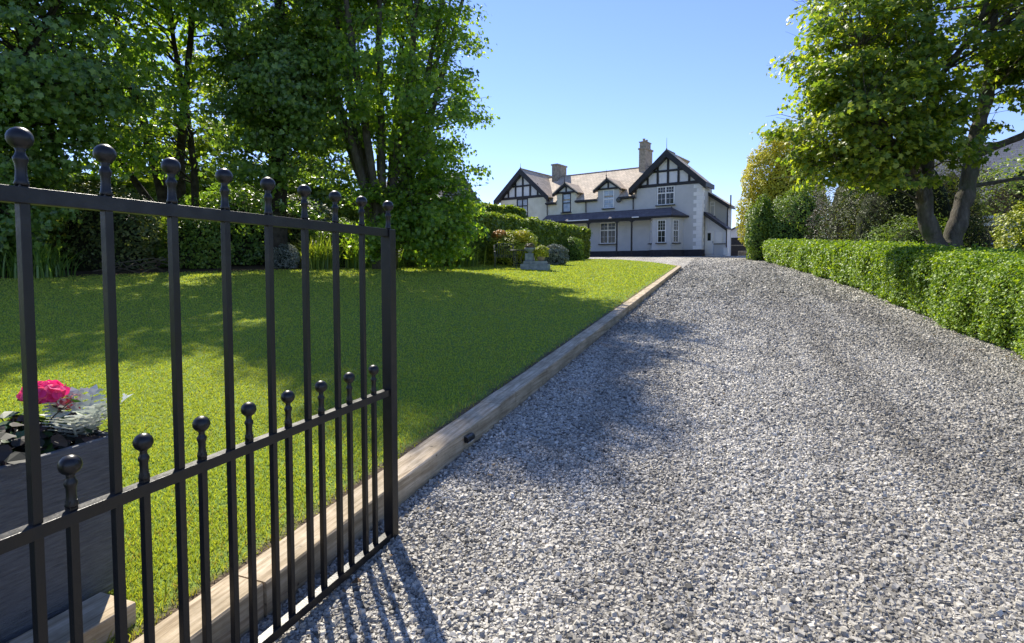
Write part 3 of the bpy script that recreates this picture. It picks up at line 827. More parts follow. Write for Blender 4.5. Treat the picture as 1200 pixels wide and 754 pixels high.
# --- bay window
by = [(-4.25, 0), (-3.62, -.98), (-2.12, -.98), (-1.45, 0)]
def face_T(p, q):
    p = Vector((*p, 0)); q = Vector((*q, 0)); d = (q - p).normalized(); nn = Vector((-d.y, d.x, 0))
    return (lambda v: tuple(p + d * v[0] + nn * v[1] + Vector((0, 0, v[2])))), (q - p).length
bayw = MB()
wins = []
for k, (a, b) in enumerate(zip(by[:-1], by[1:])):
    T, Ln = face_T(a, b)
    hw = [.33, .38, .30][k]; c_ = Ln * [.50, .5, .42][k]
    hl = [(c_ - hw, c_ + hw, 1.0, 2.84)]
    tmp = MB(); wall_holes(tmp, 0, Ln, ZB, 3.02, hl, y=0, depth=.1)
    bayw.add([T(v) for v in tmp.v], tmp.f)
    wins.append((T, c_ - hw + .02, c_ + hw - .02))
bo = bayw.build('bay', M['render_grey'], house)
for T, a, b in wins: window(bo, a, b, 1.0, 2.83, .02, 1, 1.98, (3, 3), (2, 2), sill=2, T=T, fw=.07)
m = MB()
pl = [(-14.3, -1.0), (-4.32, -1.0), (-3.7, -1.06), (-3.66, -1.06), (-2.08, -1.06), (-1.36, -.05), (.05, -.05), (.05, 3.0), (.0, 3.0), (.0, .0), (-14.3, .0)]
m.prism([(-4.40, -.04), (-3.66, -1.04), (-2.08, -1.04), (-1.38, -.05), (.045, -.05), (.045, 2.6), (-.2, 2.6), (-.2, .2), (-4.4, .2)], ZB, .44, 'z')
m.prism([(-14.3, -.05), (-4.401, -.05), (-4.401, .2), (-14.3, .2)], ZB, .44, 'z')
m.build('plinth', M['plinth'], house)
window(house, -8.82, -7.28, 1.08, 2.92, .02, 2, 2.25, (2, 2), (2, 2), sill=2, fw=.085)
# curtains of the ground floor window
# quoins
m = MB(); z = .46; k = 0
while z < 5.5:
    h = .30; w = .66 if k % 2 == 0 else .42; w2 = .42 if k % 2 == 0 else .62
    m.box(-w, .025, -.028, .0, z, z + h - .012); m.box(.0, .028, .0, w2, z, z + h - .012); z += h; k += 1
m.build('quoins', M['white_paint'], house)
# satellite dish
m = MB(); V = []
m.tube([(-6.95, 0, 4.75), (-6.95, -.25, 4.72)], .02, 6); m.lathe((-6.92, -.30, 4.52), [(.02, 0), (.14, .04), (.22, .16), (.23, .30), (.15, .42), (.04, .46)], 12)
m.build('satellite_dish', M['metal_grey'], house)
# --- chimneys
def chimney(x, w, y0, y1, z1, two):
    m = MB(); m.box(x, x + w, y0, y1, 6.5, z1)
    m.box(x - .07, x + w + .07, y0 - .07, y1 + .07, z1 - .02, z1 + .12)
    if two: m.box(x + .03, x + w - .03, y0 + .05, y1 - .35, z1 + .121, z1 + .62); m.box(x - .03, x + w + .03, y0, y1 - .3, z1 + .621, z1 + .70)
    c = m.build('chimney', M['chimney'], house)
    zt = z1 + (.70 if two else .12)
    if two:
        for k in range(2):
            m = MB(); m.lathe((x + w / 2, y0 + .35 + k * .6, zt), [(.13, 0), (.11, .15), (.12, .28), (.09, .28)], 10); m.build('chimney_pot', M['pot'], c)
chimney(-15.86, .62, 3.3, 5.1, 9.15, False)
chimney(-6.72, .62, 3.4, 5.0, 9.6, True)
# --- right side wing (set back) and lean-to porch
WX, WD = 1.38, 3.3
m = MB(); wall_holes(m, .002, WX, ZB, 3.62, [], y=2.0)
m.add([(.002, 2.0, 3.62), (WX, 2.0, 3.62), (WX, 2.0, 3.92), (.002, 2.0, 4.80)], [(0, 1, 2, 3)])
m.add([(WX, 2, ZB), (WX, WD, ZB), (WX, WD, 3.92), (WX, 2, 3.92)], [(0, 1, 2, 3)])
m.add([(.002, WD, ZB), (WX, WD, ZB), (WX, WD, 3.92), (.002, WD, 4.80)], [(3, 2, 1, 0)])
wg = m.build('side_wing', M['render_grey'], house)
window(wg, .02, .42, 3.18, 4.34, 1.97, 1, 4.02, sill=True, fw=.06, glass=M['glass_pale'])
m = MB()
slab(m, [(-.5, 1.62, 5.42), (1.62, 1.62, 3.98), (1.62, WD + .1, 3.98), (-.5, WD + .1, 5.42)], .10); m.build('wing_roof', M['tile1'], wg)
m = MB(); m.prism([(.0, 5.07), (1.63, 3.97), (1.63, 3.66), (.0, 4.78)], 1.56, 1.62)
m.box(1.55, 1.66, 1.622, WD, 3.74, 3.88)
m.tube([(1.5, 1.75, 3.8), (1.43, 1.9, 3.6), (1.43, 1.94, .0)], .05, 8)
m.build('barge_board', M['black_timber'], wg)
m = MB(); m.tube([(1.66, 1.9, 3.8), (1.66, 1.9, 4.75)], .055, 8); m.build('flue', M['metal_grey'], wg)
# porch
pw = MB(); wall_holes(pw, .03, 1.62, ZB, 1.95, [(.10, .62, .12, 1.93)], y=.8)
pw.add([(.03, .8, 1.95), (1.62, .8, 1.95), (1.62, .8, 2.02), (.03, .8, 3.28)], [(0, 1, 2, 3)])
pw.add([(1.62, .8, ZB), (1.62, 2.0, ZB), (1.62, 2.0, 2.02), (1.62, .8, 2.02)], [(0, 1, 2, 3)])
pc = pw.build('porch', M['panel_white'], house)
dm = MB(); dm.box(.03, .72, .74, .80, .12, 1.93)
dr = dm.build('door', M['white_paint'], pc)
dm = MB(); dm.box(.25, .50, .725, .738, 1.15, 1.75); dm.build('pane', M['glass'], dr)
dm = MB(); dm.box(.66, .69, .70, .738, .95, 1.12); dm.build('handle', M['metal_grey'], dr)
window(pc, .06, .30, 2.20, 2.92, .77, 1, None, fw=.04, sill=False)
dm = MB(); dm.box(.86, 1.36, .765, .798, .92, 1.80); dm.build('porch_panel', M['white_paint'], pc)
dm = MB(); dm.box(.80, 1.60, .60, .798, ZB, .84); dm.build('low_wall', M['render_grey'], pc)
dm = MB(); dm.box(.77, 1.64, .56, .799, .842, .90); dm.build('coping', M['black_timber'], pc)
dm = MB(); slab(dm, [(.03, .42, 3.44), (1.80, .42, 2.06), (1.80, 2.0, 2.06), (.03, 2.0, 3.44)], .07); dm.build('porch_roof', M['slate1'], pc)
dm = MB(); dm.prism([(.03, 3.42), (1.82, 2.03), (1.82, 1.80), (.03, 3.14)], .36, .42); dm.tube([(1.74, .5, 1.9), (1.70, .7, 1.75), (1.70, .74, .0)], .045, 8); dm.build('barge_board', M['black_timber'], pc)
# meter box by the porch
def hl(x, y, z): 
    c_, s_ = math.cos(HR), math.sin(HR)
    return (H0[0] + x * c_ - y * s_, H0[1] + x * s_ + y * c_, H0[2] + z)
mb = MB(); mb.box(-.16, .16, -.13, .13, 0, .52); mb.box(-.18, .18, -.15, .15, .523, .56)
ob = mb.build('storage_box', M['white_paint'], None, bevel=.01); ob.location = hl(1.78, .35, 0); ob.rotation_euler = (0, 0, HR)
tag(ob, 'small white lidded box standing against the porch corner', 'box')

# ---------------------------------------------------------------- garage beyond the house
gx, gy = 22.6, 54.0
gar = empty('garage', (gx, gy, 2.34), math.radians(-22), 'small garage with pale clad gable and dark doors beyond the house', 'garage')
m = MB(); m.box(-2.2, 2.2, .0, 5.5, -.5, 1.95); m.build('wall', M['garage_dark'], gar)
m = MB(); m.prism([(-2.2, 1.953), (2.2, 1.953), (0, 3.15)], -.02, 5.5)
for i in range(-6, 7):
    x = i * .33
    m.box(x - .012, x + .012, -.034, -.021, 1.96, 1.96 + max(.05, (1 - abs(x) / 2.2) * 1.15))
m.build('gable_cladding', M['panel_white'], gar)
m = MB()
for sgn in (-1, 1): slab(m, [(0, -.35, 3.32), (sgn * 2.5, -.35, 1.96), (sgn * 2.5, 5.8, 1.96), (0, 5.8, 3.32)], .14)
m.build('roof', M['slate1'], gar)
m = MB(); m.box(-1.9, 1.9, -.06, -.004, -.05, 1.80)
for i in range(1, 6): m.box(-1.9, 1.9, -.075, -.061, i * .3, i * .3 + .03)
d = m.build('door', M['garage_dark'], gar)
# low dark barrier in front of it
yg = empty('yard_gate', (21.3, 50.6, 2.34), math.radians(-22), 'low dark boarded gate in front of the garage with pale top rail', 'gate')
m = MB()
for i in range(16): m.box(-2.0 + i * .25, -2.0 + i * .25 + .24, 0, .03, .0, 1.02)
m.build('boards', M['garage_dark'], yg)
m = MB(); m.box(-2.05, 2.02, -.03, .06, 1.023, 1.10); m.build('top_rail', M['chimney'], yg)
for a in (-2.16, 2.03): MB().box(a, a + .1, -.03, .07, -.3, 1.15).build('post', M['garage_dark'], yg)
cr = MB(); cr.box(-.35, .35, -.25, .25, 0, .06)
for a in (-.35, .31): cr.box(a, a + .04, -.25, .25, .061, .5)
cr.box(-.31, .31, -.25, -.22, .061, .12); cr.box(-.31, .31, -.25, -.22, .40, .5); cr.box(-.31, .31, .22, .25, .061, .5)
co = cr.build('log_crate', M['chimney'], None); co.location = (20.6, 48.9, 2.34); co.rotation_euler = (0, 0, -.5)
tag(co, 'small open wooden crate on the gravel beside the house corner', 'crate')

# ---------------------------------------------------------------- neighbouring houses
nb = empty('neighbour_house', (38.0, 38.0, 1.8), math.radians(-28), 'white neighbouring house with big grey slate roof behind the trees on the right', 'house')
m = MB(); m.box(-9, 9, 0, 9, -.5, 4.2); m.build('wall', M['white_paint'], nb)
m = MB(); slab(m, [(-9.6, -.6, 4.05), (9.6, -.6, 4.05), (9.6, 4.5, 9.4), (-9.6, 4.5, 9.4)], .15); slab(m, [(-9.6, 9.6, 4.05), (-9.6, 4.5, 9.4), (9.6, 4.5, 9.4), (9.6, 9.6, 4.05)], .15)
m.build('roof', M['greyslate0'], nb)
for a in (-9, 8.98): MB().prism([(.0, 4.2), (9, 4.2), (4.5, 9.2)], a, a + .02, 'x').build('gable', M['white_paint'], nb)
for x in (-6.5, -3, 1.2, 5): window(nb, x - .8, x + .8, .9, 2.4, -.03, 2, None, mat=M['white_paint'])
# pale conservatory corner seen between the trunks
cs = empty('summerhouse', (19.6, 22.6, lz(19.6, 22.6)), math.radians(-40), 'small white outbuilding with a dark window glimpsed between the tree trunks', 'outbuilding')
m = MB(); wall_holes(m, -1.0, 1.3, 0, 2.0, [(-.3, .6, .95, 1.75)]); m.box(-1.0, 1.3, .17, 1.8, 0, 2.0); m.build('wall', M['white_paint'], cs)
window(cs, -.28, .58, .95, 1.75, .02, 1)
m = MB(); m.box(-1.15, 1.45, -.2, 2.0, 2.003, 2.1); m.build('roof', M['white_paint'], cs)
lh = empty('far_cottage', (-10.4, 48.0, 3.0), math.radians(-35), 'pale grey cottage roof showing behind the tall sycamore', 'house')
m = MB(); m.box(-5, 5, 0, 6, -.5, 3.6); m.build('wall', M['render_cream'], lh)
m = MB(); slab(m, [(-5.3, -.4, 3.5), (5.3, -.4, 3.5), (5.3, 3, 6.6), (-5.3, 3, 6.6)], .12); slab(m, [(-5.3, 6.4, 3.5), (-5.3, 3, 6.6), (5.3, 3, 6.6), (5.3, 6.4, 3.5)], .12)
m.prism([(-.1, 3.6), (6.1, 3.6), (3, 6.4)], 4.9, 5.0, 'x'); m.build('roof', M['greyslate0'], lh)

# ---------------------------------------------------------------- hedges
def hedge(name, line, hgt, thick, n, leaf, mat, label, seed, zfun, side=-1, tmpl=OVAL, bump_=.16, lod=None):
    """line: [(t,s)] of the visible face; body extends away by thick to +t*side..."""
    r = np.random.default_rng(seed)
    line = np.array(line, float); seg = np.linalg.norm(np.diff(line, axis=0), axis=1); cum = np.concatenate([[0], np.cumsum(seg)]); Lt = cum[-1]
    # sample along with density falling away from the camera
    def at(u):
        return np.interp(u, cum, line[:, 0]), np.interp(u, cum, line[:, 1])
    uu = r.uniform(0, Lt, n * 8); tt, ss_ = at(uu); dist = np.hypot(tt, ss_)
    pr = 1 / np.maximum(dist, 5) ** (1.4 if lod is None else lod); pr /= pr.sum()
    u = r.choice(uu, n, p=pr); t, s = at(u); dist = np.hypot(t, s)
    per = hgt * 1.05 + thick + .25 * hgt
    q = r.uniform(0, per, n)
    face = q < hgt * 1.05; top = (q >= hgt * 1.05) & (q < hgt * 1.05 + thick); back = ~(face | top)
    w = np.where(face, 0, np.where(top, q - hgt * 1.05, thick)); h = np.where(face, q / (hgt * 1.05) * hgt, np.where(top, hgt, r.uniform(.3, 1, n) * hgt))
    # rounded shoulder + lumps
    e = np.clip((h / hgt - .72) / .28, 0, 1); w = w + np.where(face, e ** 2 * .18, 0)
    e2 = np.clip(1 - w / .3, 0, 1); h = h - np.where(top, e2 ** 2 * .14, 0)
    P = np.stack([u, w, h], -1)
    lm = lump(P, 1.3, seed) * bump_ + lump(P, 3.7, seed + 2) * bump_ * .45
    dep = r.exponential(.045, n)
    sh = r.random(n) < .06
    lm = lm + np.where(sh, r.uniform(0, .14, n), 0)
    w = np.where(face, w - lm + dep, np.where(back, w + lm - dep, w)); h = np.where(top, h + lm * .6 - dep, h)
    w = w + np.where(face, np.clip(.16 - h, 0, .2) * .8, 0)
    # direction across
    du = np.gradient(np.stack(at(np.linspace(0, Lt, 200)), -1), axis=0); du = du / np.linalg.norm(du, axis=1, keepdims=True)
    dirs = np.stack([np.interp(u, np.linspace(0, Lt, 200), du[:, 0]), np.interp(u, np.linspace(0, Lt, 200), du[:, 1])], -1)
    nx = np.stack([dirs[:, 1], -dirs[:, 0]], -1) * side      # away from the visible face
    T_ = t + nx[:, 0] * w; S_ = s + nx[:, 1] * w
    x, y = xy(T_, S_); z = zfun(t, s) + h
    nw = np.stack(xy(nx[:, 0], nx[:, 1]), -1)
    N = np.where(face[:, None], np.concatenate([-nw, np.full((n, 1), .35)], 1), np.where(top[:, None], np.array([[0, 0, 1.0]]), np.concatenate([nw, np.full((n, 1), .2)], 1)))
    mid = at(Lt / 2); bx_, by_ = xy(*mid); org = np.array([bx_, by_, float(zfun(mid[0], mid[1]))])
    root = empty(name, tuple(org), 0, label, 'hedge')
    lsz = leaf * np.clip(dist / 9, .9, 2.6)
    leaves('foliage', np.stack([x, y, z], -1), N, lsz, tmpl, mat, root, org, r, jitter=.7, up=.15)
    # dark solid filler added under the leaves to block see-through
    us = np.linspace(.15, Lt - .15, int(Lt * 3)); t, s = at(us)
    dd = np.stack([np.interp(us, np.linspace(0, Lt, 200), du[:, 0]), np.interp(us, np.linspace(0, Lt, 200), du[:, 1])], -1); nx = np.stack([dd[:, 1], -dd[:, 0]], -1) * side
    prof = [(.30, -.05), (.22, .35 * hgt), (.22, .7 * hgt), (.42, hgt - .16), (thick - .3, hgt - .16), (thick - .2, .5 * hgt), (thick - .3, -.05)]
    V = []; k = len(prof)
    for i in range(len(us)):
        for w_, h_ in prof:
            l = float(lump(np.array([[us[i], w_, h_]]), 1.3, seed)[0]) * bump_ * .7
            a, b = t[i] + nx[i, 0] * (w_ - l), s[i] + nx[i, 1] * (w_ - l)
            X, Y = xy(a, b); V.append((X - org[0], Y - org[1], float(zfun(t[i], s[i])) + h_ - org[2]))
    F = [(i * k + j, i * k + j + 1, (i + 1) * k + j + 1, (i + 1) * k + j) for i in range(len(us) - 1) for j in range(k - 1)]
    F += [tuple(range(k)), tuple(range((len(us) - 1) * k, len(us) * k))[::-1]]
    m = MB(); m.add(V, F); m.build('dark_filler', M['core'], root)
    return root
line = [(float(hedge_t(s)) + .04, s) for s in np.linspace(2.0, 34.5, 40)]
hedge('privet_hedge', line, 1.20, 1.15, 190000, .040, M['privet'], 'clipped bright green privet hedge along the right side of the gravel drive', 3, lambda t, s: drive_z(t, s) - .09 * np.clip((18 - np.asarray(s, float)) / 12, 0, 1), side=1, bump_=.12)
line = [(-8.9, s) if s > 22 else (-8.9 - (22 - s) * .12, s) for s in np.linspace(39.6, 18.6, 30)]
hedge('garden_hedge', line, 2.10, 1.3, 150000, .055, M['hedge'], 'tall dark green clipped hedge between lawn and house on the left', 5, lambda t, s: land_z(t, s), side=1, bump_=.28, lod=.9)

line = [(-24.5, 4.0), (-21.5, 12.0), (-17.5, 19.0), (-13.5, 25.0), (-10.6, 30.0)][::-1]
hedge('boundary_hedge', line, 2.9, 1.6, 60000, .16, M['hedge'], 'overgrown boundary hedge running behind the left hand trees', 6, lambda t, s: land_z(t, s), side=1, bump_=.35, lod=.6)

# ---------------------------------------------------------------- trees
def Z(x, y): return lz(x, y)
# left: many stemmed sycamore
bx_, by_ = -4.3, 18.3; b = Z(bx_, by_)
st = []
r_ = np.random.default_rng(4)
for k in range(12):
    a = 2 * PI * k / 12 + .3; sp = r_.uniform(.6, 2.8)
    st.append([(bx_ + .25 * math.cos(a), by_ + .25 * math.sin(a), b - .1, .17), (bx_ + .5 * math.cos(a), by_ + .45 * math.sin(a), b + 2.2, .13),
               (bx_ + sp * .65 * math.cos(a), by_ + sp * .6 * math.sin(a), b + 5.5, .10), (bx_ + sp * math.cos(a), by_ + sp * math.sin(a), b + 8.5 + r_.uniform(0, 1), .06), (bx_ + 1.2 * sp * math.cos(a), by_ + 1.2 * sp * math.sin(a), b + 11.0, .02)])
tree('sycamore_tree', (bx_, by_, b), st, [(-4.1, 18.3, 8.3, 3.2, 3.2, 4.0), (-2.6, 18.0, 6.2, 1.8, 2.0, 2.3), (-6.0, 18.2, 13.2, 2.1, 2.2, 2.2), (-4.2, 18.0, 11.0, 2.0, 2.0, 1.6), (-2.5, 17.9, 3.3, 1.25, 1.2, 1.7), (-4.3, 17.5, 2.9, .9, .7, 1.3)], 860, 72, .125, PALM, M['sycamore'],
     'many stemmed sycamore tree at the back of the lawn nearest the house', seed=11, clump_r=.62, up=.35, dens=[10, 3, 10, 3, 4.2, 2], shell=.3)
# left: ivy dark trunk
bx_, by_ = -7.6, 17.6; b = Z(bx_, by_)
st = [[(bx_, by_, b - .1, .32), (bx_ + .1, by_, b + 3, .26), (bx_ + .35, by_ + .1, b + 6.5, .2), (bx_ + .2, by_, b + 10, .12), (bx_, by_, b + 13, .05)],
      [(bx_ + .1, by_, b + 3, .16), (bx_ + 1.2, by_ - .6, b + 6, .10), (bx_ + 2.0, by_ - 1.0, b + 9, .05)], [(bx_, by_, b + 4, .16), (bx_ - 1.3, by_ - .4, b + 7.5, .10), (bx_ - 2.0, by_ - .8, b + 11, .05)]]
tree('ivy_clad_tree', (bx_, by_, b), st, [(-7.3, 17.0, 6.2, 1.9, 1.9, 3.2), (-7.2, 17.2, 9.6, 2.8, 2.8, 3.0), (-6.6, 16.2, 7.2, 1.4, 1.0, 2.4)], 430, 80, .12, PALM, M['ivy'],
     'tall tree with ivy dark trunk and heavy dark leaves left of the many stemmed sycamore', bark='dark_bark', seed=12, clump_r=.6, up=.15, dens=[7, 8, 3])
# left: leaning open trees
bx_, by_ = -10.6, 17.2; b = Z(bx_, by_)
st = [[(bx_, by_, b - .1, .20), (bx_ - .4, by_, b + 2.5, .17), (bx_ - 1.2, by_ - .1, b + 5.5, .12), (bx_ - 1.9, by_ - .2, b + 9, .06), (bx_ - 2.2, by_ - .2, b + 11.5, .02)],
      [(bx_ + .3, by_ + .1, b - .1, .17), (bx_ + .2, by_, b + 3, .14), (bx_ + .7, by_ - .1, b + 6.5, .09), (bx_ + 1.0, by_, b + 10, .04)],
      [(bx_ - .2, by_, b + 1.2, .13), (bx_ - 1.4, by_ - .4, b + 3.2, .10), (bx_ - 3.0, by_ - .9, b + 5.8, .06), (bx_ - 4.2, by_ - 1.2, b + 8.0, .03)],
      [(bx_ + .9, by_ - .3, b - .1, .13), (bx_ + .8, by_ - .3, b + 3.5, .10), (bx_ + .3, by_ - .4, b + 7, .07), (bx_ + .2, by_ - .4, b + 10, .03)]]
tree('leaning_sycamore_tree', (bx_, by_, b), st, [(-11.2, 16.6, 9.2, 3.0, 2.4, 3.6), (-11.5, 15.5, 5.6, 2.2, 1.4, 1.6), (-10.5, 17, 10.8, 2.6, 2.4, 2.0)], 230, 58, .14, PALM, M['sycamore'],
     'open crowned tree with several thin leaning trunks and gaps of sky', bark='dark_bark', seed=13, clump_r=.62, up=.35)
# far left dense
bx_, by_ = -12.6, 13.0; b = Z(bx_, by_)
st = [[(bx_, by_, b - .1, .30), (bx_ - .2, by_, b + 3, .24), (bx_, by_, b + 6.5, .16), (bx_ + .3, by_, b + 10, .06)], [(bx_, by_, b + 2.4, .15), (bx_ + 1.6, by_ - .6, b + 4.5, .09), (bx_ + 3.0, by_ - .8, b + 6.3, .04)]]
tree('dark_maple_tree', (bx_, by_, b), st, [(-12.2, 12.5, 7.0, 3.0, 2.6, 3.6), (-10.4, 12.4, 6.2, 2.2, 2.0, 2.4), (-12.0, 12.5, 3.4, 1.8, 1.5, 1.8), (-11.0, 13.2, 10.4, 2.8, 2.4, 2.0)], 520, 76, .118, PALM, M['ivy'],
     'dense dark green maple tree at the far left edge behind the gate', bark='dark_bark', seed=14, clump_r=.6, up=.3, dens=[8, 5, 3, 4])
# trees further back, outside the lawn
for k, (x, y, hh, rr, lab) in enumerate([(-15.0, 24.5, 9.5, 3.2, 'lighter green tree standing behind the dark maple and the leaning trunks'), (-9.8, 26.5, 8.0, 2.9, 'small yellow green tree glimpsed behind the leaning trunks'), (-20.0, 19.0, 11.0, 3.8, 'tall background tree beyond the leaning trunks at far left')]):
    b = Z(x, y)
    tree('background_tree', (x, y, b), [[(x, y, b - .1, .2), (x + .2, y, b + 3, .15), (x, y, b + hh * .8, .05)]], [(x, y, b + hh * .58, rr, rr, hh * .42), (x + .5, y - .5, b + hh * .3, rr * .8, rr * .7, hh * .2)], 150, 60, .2, PALM, M['sycamore_bright'],
         lab, seed=30 + k, clump_r=.75, group='trees behind the garden border')
# right: double trunk sycamore
bx_, by_ = 9.75, 12.6; b = Z(bx_, by_)
st = [[(9.85, by_, b - .2, .27), (9.8, by_, 1.55, .24), (9.62, by_, 2.2, .19), (9.42, by_, 3.0, .165), (9.47, by_ + .1, 4.2, .15), (9.55, by_, 5.4, .12), (9.4, by_, 7.0, .08), (9.3, by_, 9.4, .02)],
      [(9.92, by_ - .05, b - .2, .27), (9.95, by_ - .05, 1.55, .24), (10.1, by_ - .05, 2.2, .19), (10.36, by_ - .1, 3.1, .17), (10.55, by_, 4.0, .155), (10.75, by_, 5.2, .14), (10.95, by_ + .1, 6.6, .11), (11.1, by_, 8.6, .06), (11.2, by_, 10.5, .02)],
      [(9.45, by_, 2.8, .09), (8.85, by_ - .4, 3.5, .07), (8.0, by_ - .8, 4.2, .05), (7.2, by_ - 1.1, 4.8, .02)],
      [(9.5, by_, 4.0, .08), (8.6, by_ - .2, 5.2, .06), (7.6, by_ - .4, 6.2, .03)],
      [(10.5, by_, 4.0, .09), (11.8, by_ - .6, 4.6, .07), (13.4, by_ - 1.2, 5.2, .04)],
      [(10.4, by_, 3.3, .05), (12.2, by_ - .4, 3.6, .035), (14.0, by_ - .8, 3.9, .015)],
      [(9.4, by_, 5.4, .07), (10.0, by_ - .6, 6.6, .05), (10.2, by_ - .9, 8.0, .02)]]
tree('twin_trunk_sycamore', (bx_, by_, b), st, [(10.0, 12.4, 7.7, 3.4, 3.0, 3.3), (7.7, 12.0, 4.7, 1.9, 1.7, 1.35), (7.65, 12.2, 6.1, 1.7, 1.8, 1.5), (12.6, 12.2, 8.2, 2.6, 2.6, 2.8), (12.6, 11.8, 5.9, 2.2, 1.6, 1.1), (8.3, 12.0, 3.9, 1.5, 1.4, .7), (13.0, 11.8, 4.6, 1.5, 1.2, .5), (9.2, 12.3, 9.6, 2.6, 2.4, 2.0)],
     800, 88, .108, PALM, M['sycamore_bright'], 'sycamore with two forking grey trunks rising behind the right hedge', seed=27, clump_r=.5, up=.55, flat=.34, dens=[9, 4.5, 3.5, 4.5, 4.0, 1.8, 2.4, 4], shell=.3)
# right: golden tree, shrubs behind the hedge
x, y = xy(3.85, 40.0); b = Z(x, y)
gt_ = shrub('golden_tree', (x, y), 2.6, 2.2, 8.1, 42000, .15, OVAL, M['gold'], 'golden yellow leaved tree at the far end of the right hedge', cat='tree', seed=22, lumpy=.26, part='crown')
MB().tube([(0, 0, -.1), (.1, 0, 2), (0, 0, 4)], [.2, .16, .08], 8).build('trunk', M['bark'], gt_)
def sh(name, t, s, rx, ry, h, n, leaf, tm, mat, lab, seed, **k):
    x, y = xy(t, s); return shrub(name, (x, y), rx, ry, h, n, leaf, tm, M[mat], lab, seed=seed, base_z=float(land_z(t, s)) - .02, rz=-DR, **k)
sh('green_bush', 2.35, 36.2, .95, 1.0, 3.8, 9000, .13, OVAL, 'midgreen', 'tall grey green bush below the golden tree by the drive edge', 41)
sh('rounded_bush', 4.3, 35.8, 1.7, 1.6, 4.3, 12000, .11, OVAL, 'midgreen', 'rounded mid green bush rising behind the far end of the right hedge', 42)
sh('yew_bush', 5.6, 26.5, 2.0, 1.8, 5.4, 16000, .11, NARROW, 'purple', 'dark brownish purple shrub between golden tree and sycamore', 43)
sh('yew_bush', 5.6, 21.2, 2.2, 1.8, 4.6, 16000, .10, NARROW, 'yew', 'very dark yew like bush directly behind the hedge and left of the twin trunks', 44)
sh('yew_bush', 7.2, 23.4, 2.4, 1.7, 3.9, 14000, .10, NARROW, 'purple', 'dark brown shrub seen between and behind the twin trunks', 45)
sh('leafy_shrub', 7.0, 15.8, 1.1, 1.0, 2.3, 9000, .08, OVAL, 'lime', 'yellow green leafy shrub at the right edge behind the hedge', 46)
sh('leafy_shrub', 9.6, 19.0, 1.8, 1.6, 4.6, 15000, .12, OVAL, 'midgreen', 'large mid green shrub at right behind the twin trunk sycamore', 47)
sh('feathery_conifer', 4.9, 17.9, 1.2, 1.0, 1.9, 9000, .08, NARROW, 'midgreen', 'low feathery green conifer peeping over the hedge left of the trunks', 48)
sh('yew_bush', 12.6, 30.0, 4.0, 2.5, 4.6, 12000, .14, OVAL, 'hedge', 'broad dark bush behind the shrubs at the right edge', 49)

# ---------------------------------------------------------------- border planting at the back of the lawn
bl = np.array([(-13.6, 9.2), (-12.2, 11.0), (-11.0, 12.6), (-9.2, 14.6), (-7.3, 16.4), (-5.4, 18.1), (-3.2, 19.9), (-1.6, 21.2)])
def bp(k, back=0.0):
    i = min(int(k), len(bl) - 2); f = k - i; p = bl[i] * (1 - f) + bl[i + 1] * f
    d = bl[i + 1] - bl[i]; d = d / np.linalg.norm(d); return p + np.array([-d[1], d[0]]) * back
# bare soil border
def border_strip():
    V = []; F = []
    ks = np.linspace(-.0, 6.99, 60)
    for k in ks:
        for bk in (-.35 + .12 * math.sin(k * 5), 1.5, 4.5, 9.0):
            p = bp(k, bk); V.append((p[0], p[1], lz(*p) + .012))
    for i in range(len(ks) - 1):
        for j in range(3): F.append((i * 4 + j, (i + 1) * 4 + j, (i + 1) * 4 + j + 1, i * 4 + j + 1))
    tag(MB().add(V, F).build('soil_border', M['soil']), kind='structure')
border_strip()
def bs(name, k, back, rx, h, n, leaf, tm, mat, lab, seed, **kw):
    p = bp(k, back); return shrub(name, (p[0], p[1]), rx, rx * .8, h, n, leaf, tm, M[mat], lab, seed=seed, rz=math.radians(45), **kw)
bs('laurel_shrub', .3, 1.6, 1.7, 2.6, 9000, .12, OVAL, 'ivy', 'dark evergreen shrub at the far left end of the border', 51)
bs('laurel_shrub', 1.5, 1.7, 1.6, 2.9, 9000, .12, OVAL, 'ivy', 'tall dark shrub behind the second and third gate uprights', 52)
bs('holly_shrub', 2.6, 1.8, 1.6, 2.2, 9000, .10, OVAL, 'yew', 'twiggy dark shrub behind the branches lying at the lawn edge', 53)
bs('yellow_shrub', 3.35, 1.2, 1.0, 1.7, 7000, .09, OVAL, 'midgreen', 'lighter yellow green shrub in the middle of the dark border', 54)
bs('holly_shrub', 3.9, 2.4, 1.6, 2.6, 9000, .11, OVAL, 'ivy', 'dark glossy shrub beneath the leaning trunks', 55)
bs('laurel_shrub', 4.7, 2.6, 1.5, 2.4, 9000, .11, OVAL, 'yew', 'dark shrub between the ivy clad trunk and the sycamore', 56)
bs('silver_shrub', 4.25, .35, .42, .75, 3000, .05, OVAL, 'greyleaf', 'small silver grey mound at the front of the border', 57, core=True)
bs('weeping_shrub', 5.0, .9, 1.0, 1.5, 8000, .09, NARROW, 'ivy', 'arching grey green shrub below the ivy clad tree', 58)
bs('low_shrub', 5.75, .6, .8, 1.0, 6000, .07, OVAL, 'midgreen', 'low mid green shrub under the many stemmed sycamore', 59)
bs('low_shrub', 6.6, .5, .8, 1.2, 6000, .07, NARROW, 'hedge', 'fine leaved green shrub right of the sycamore stems', 60)
bs('laurel_shrub', 6.4, 1.8, 1.3, 2.9, 9000, .12, OVAL, 'ivy', 'tall dark shrub between the sycamore and the garden hedge', 61)
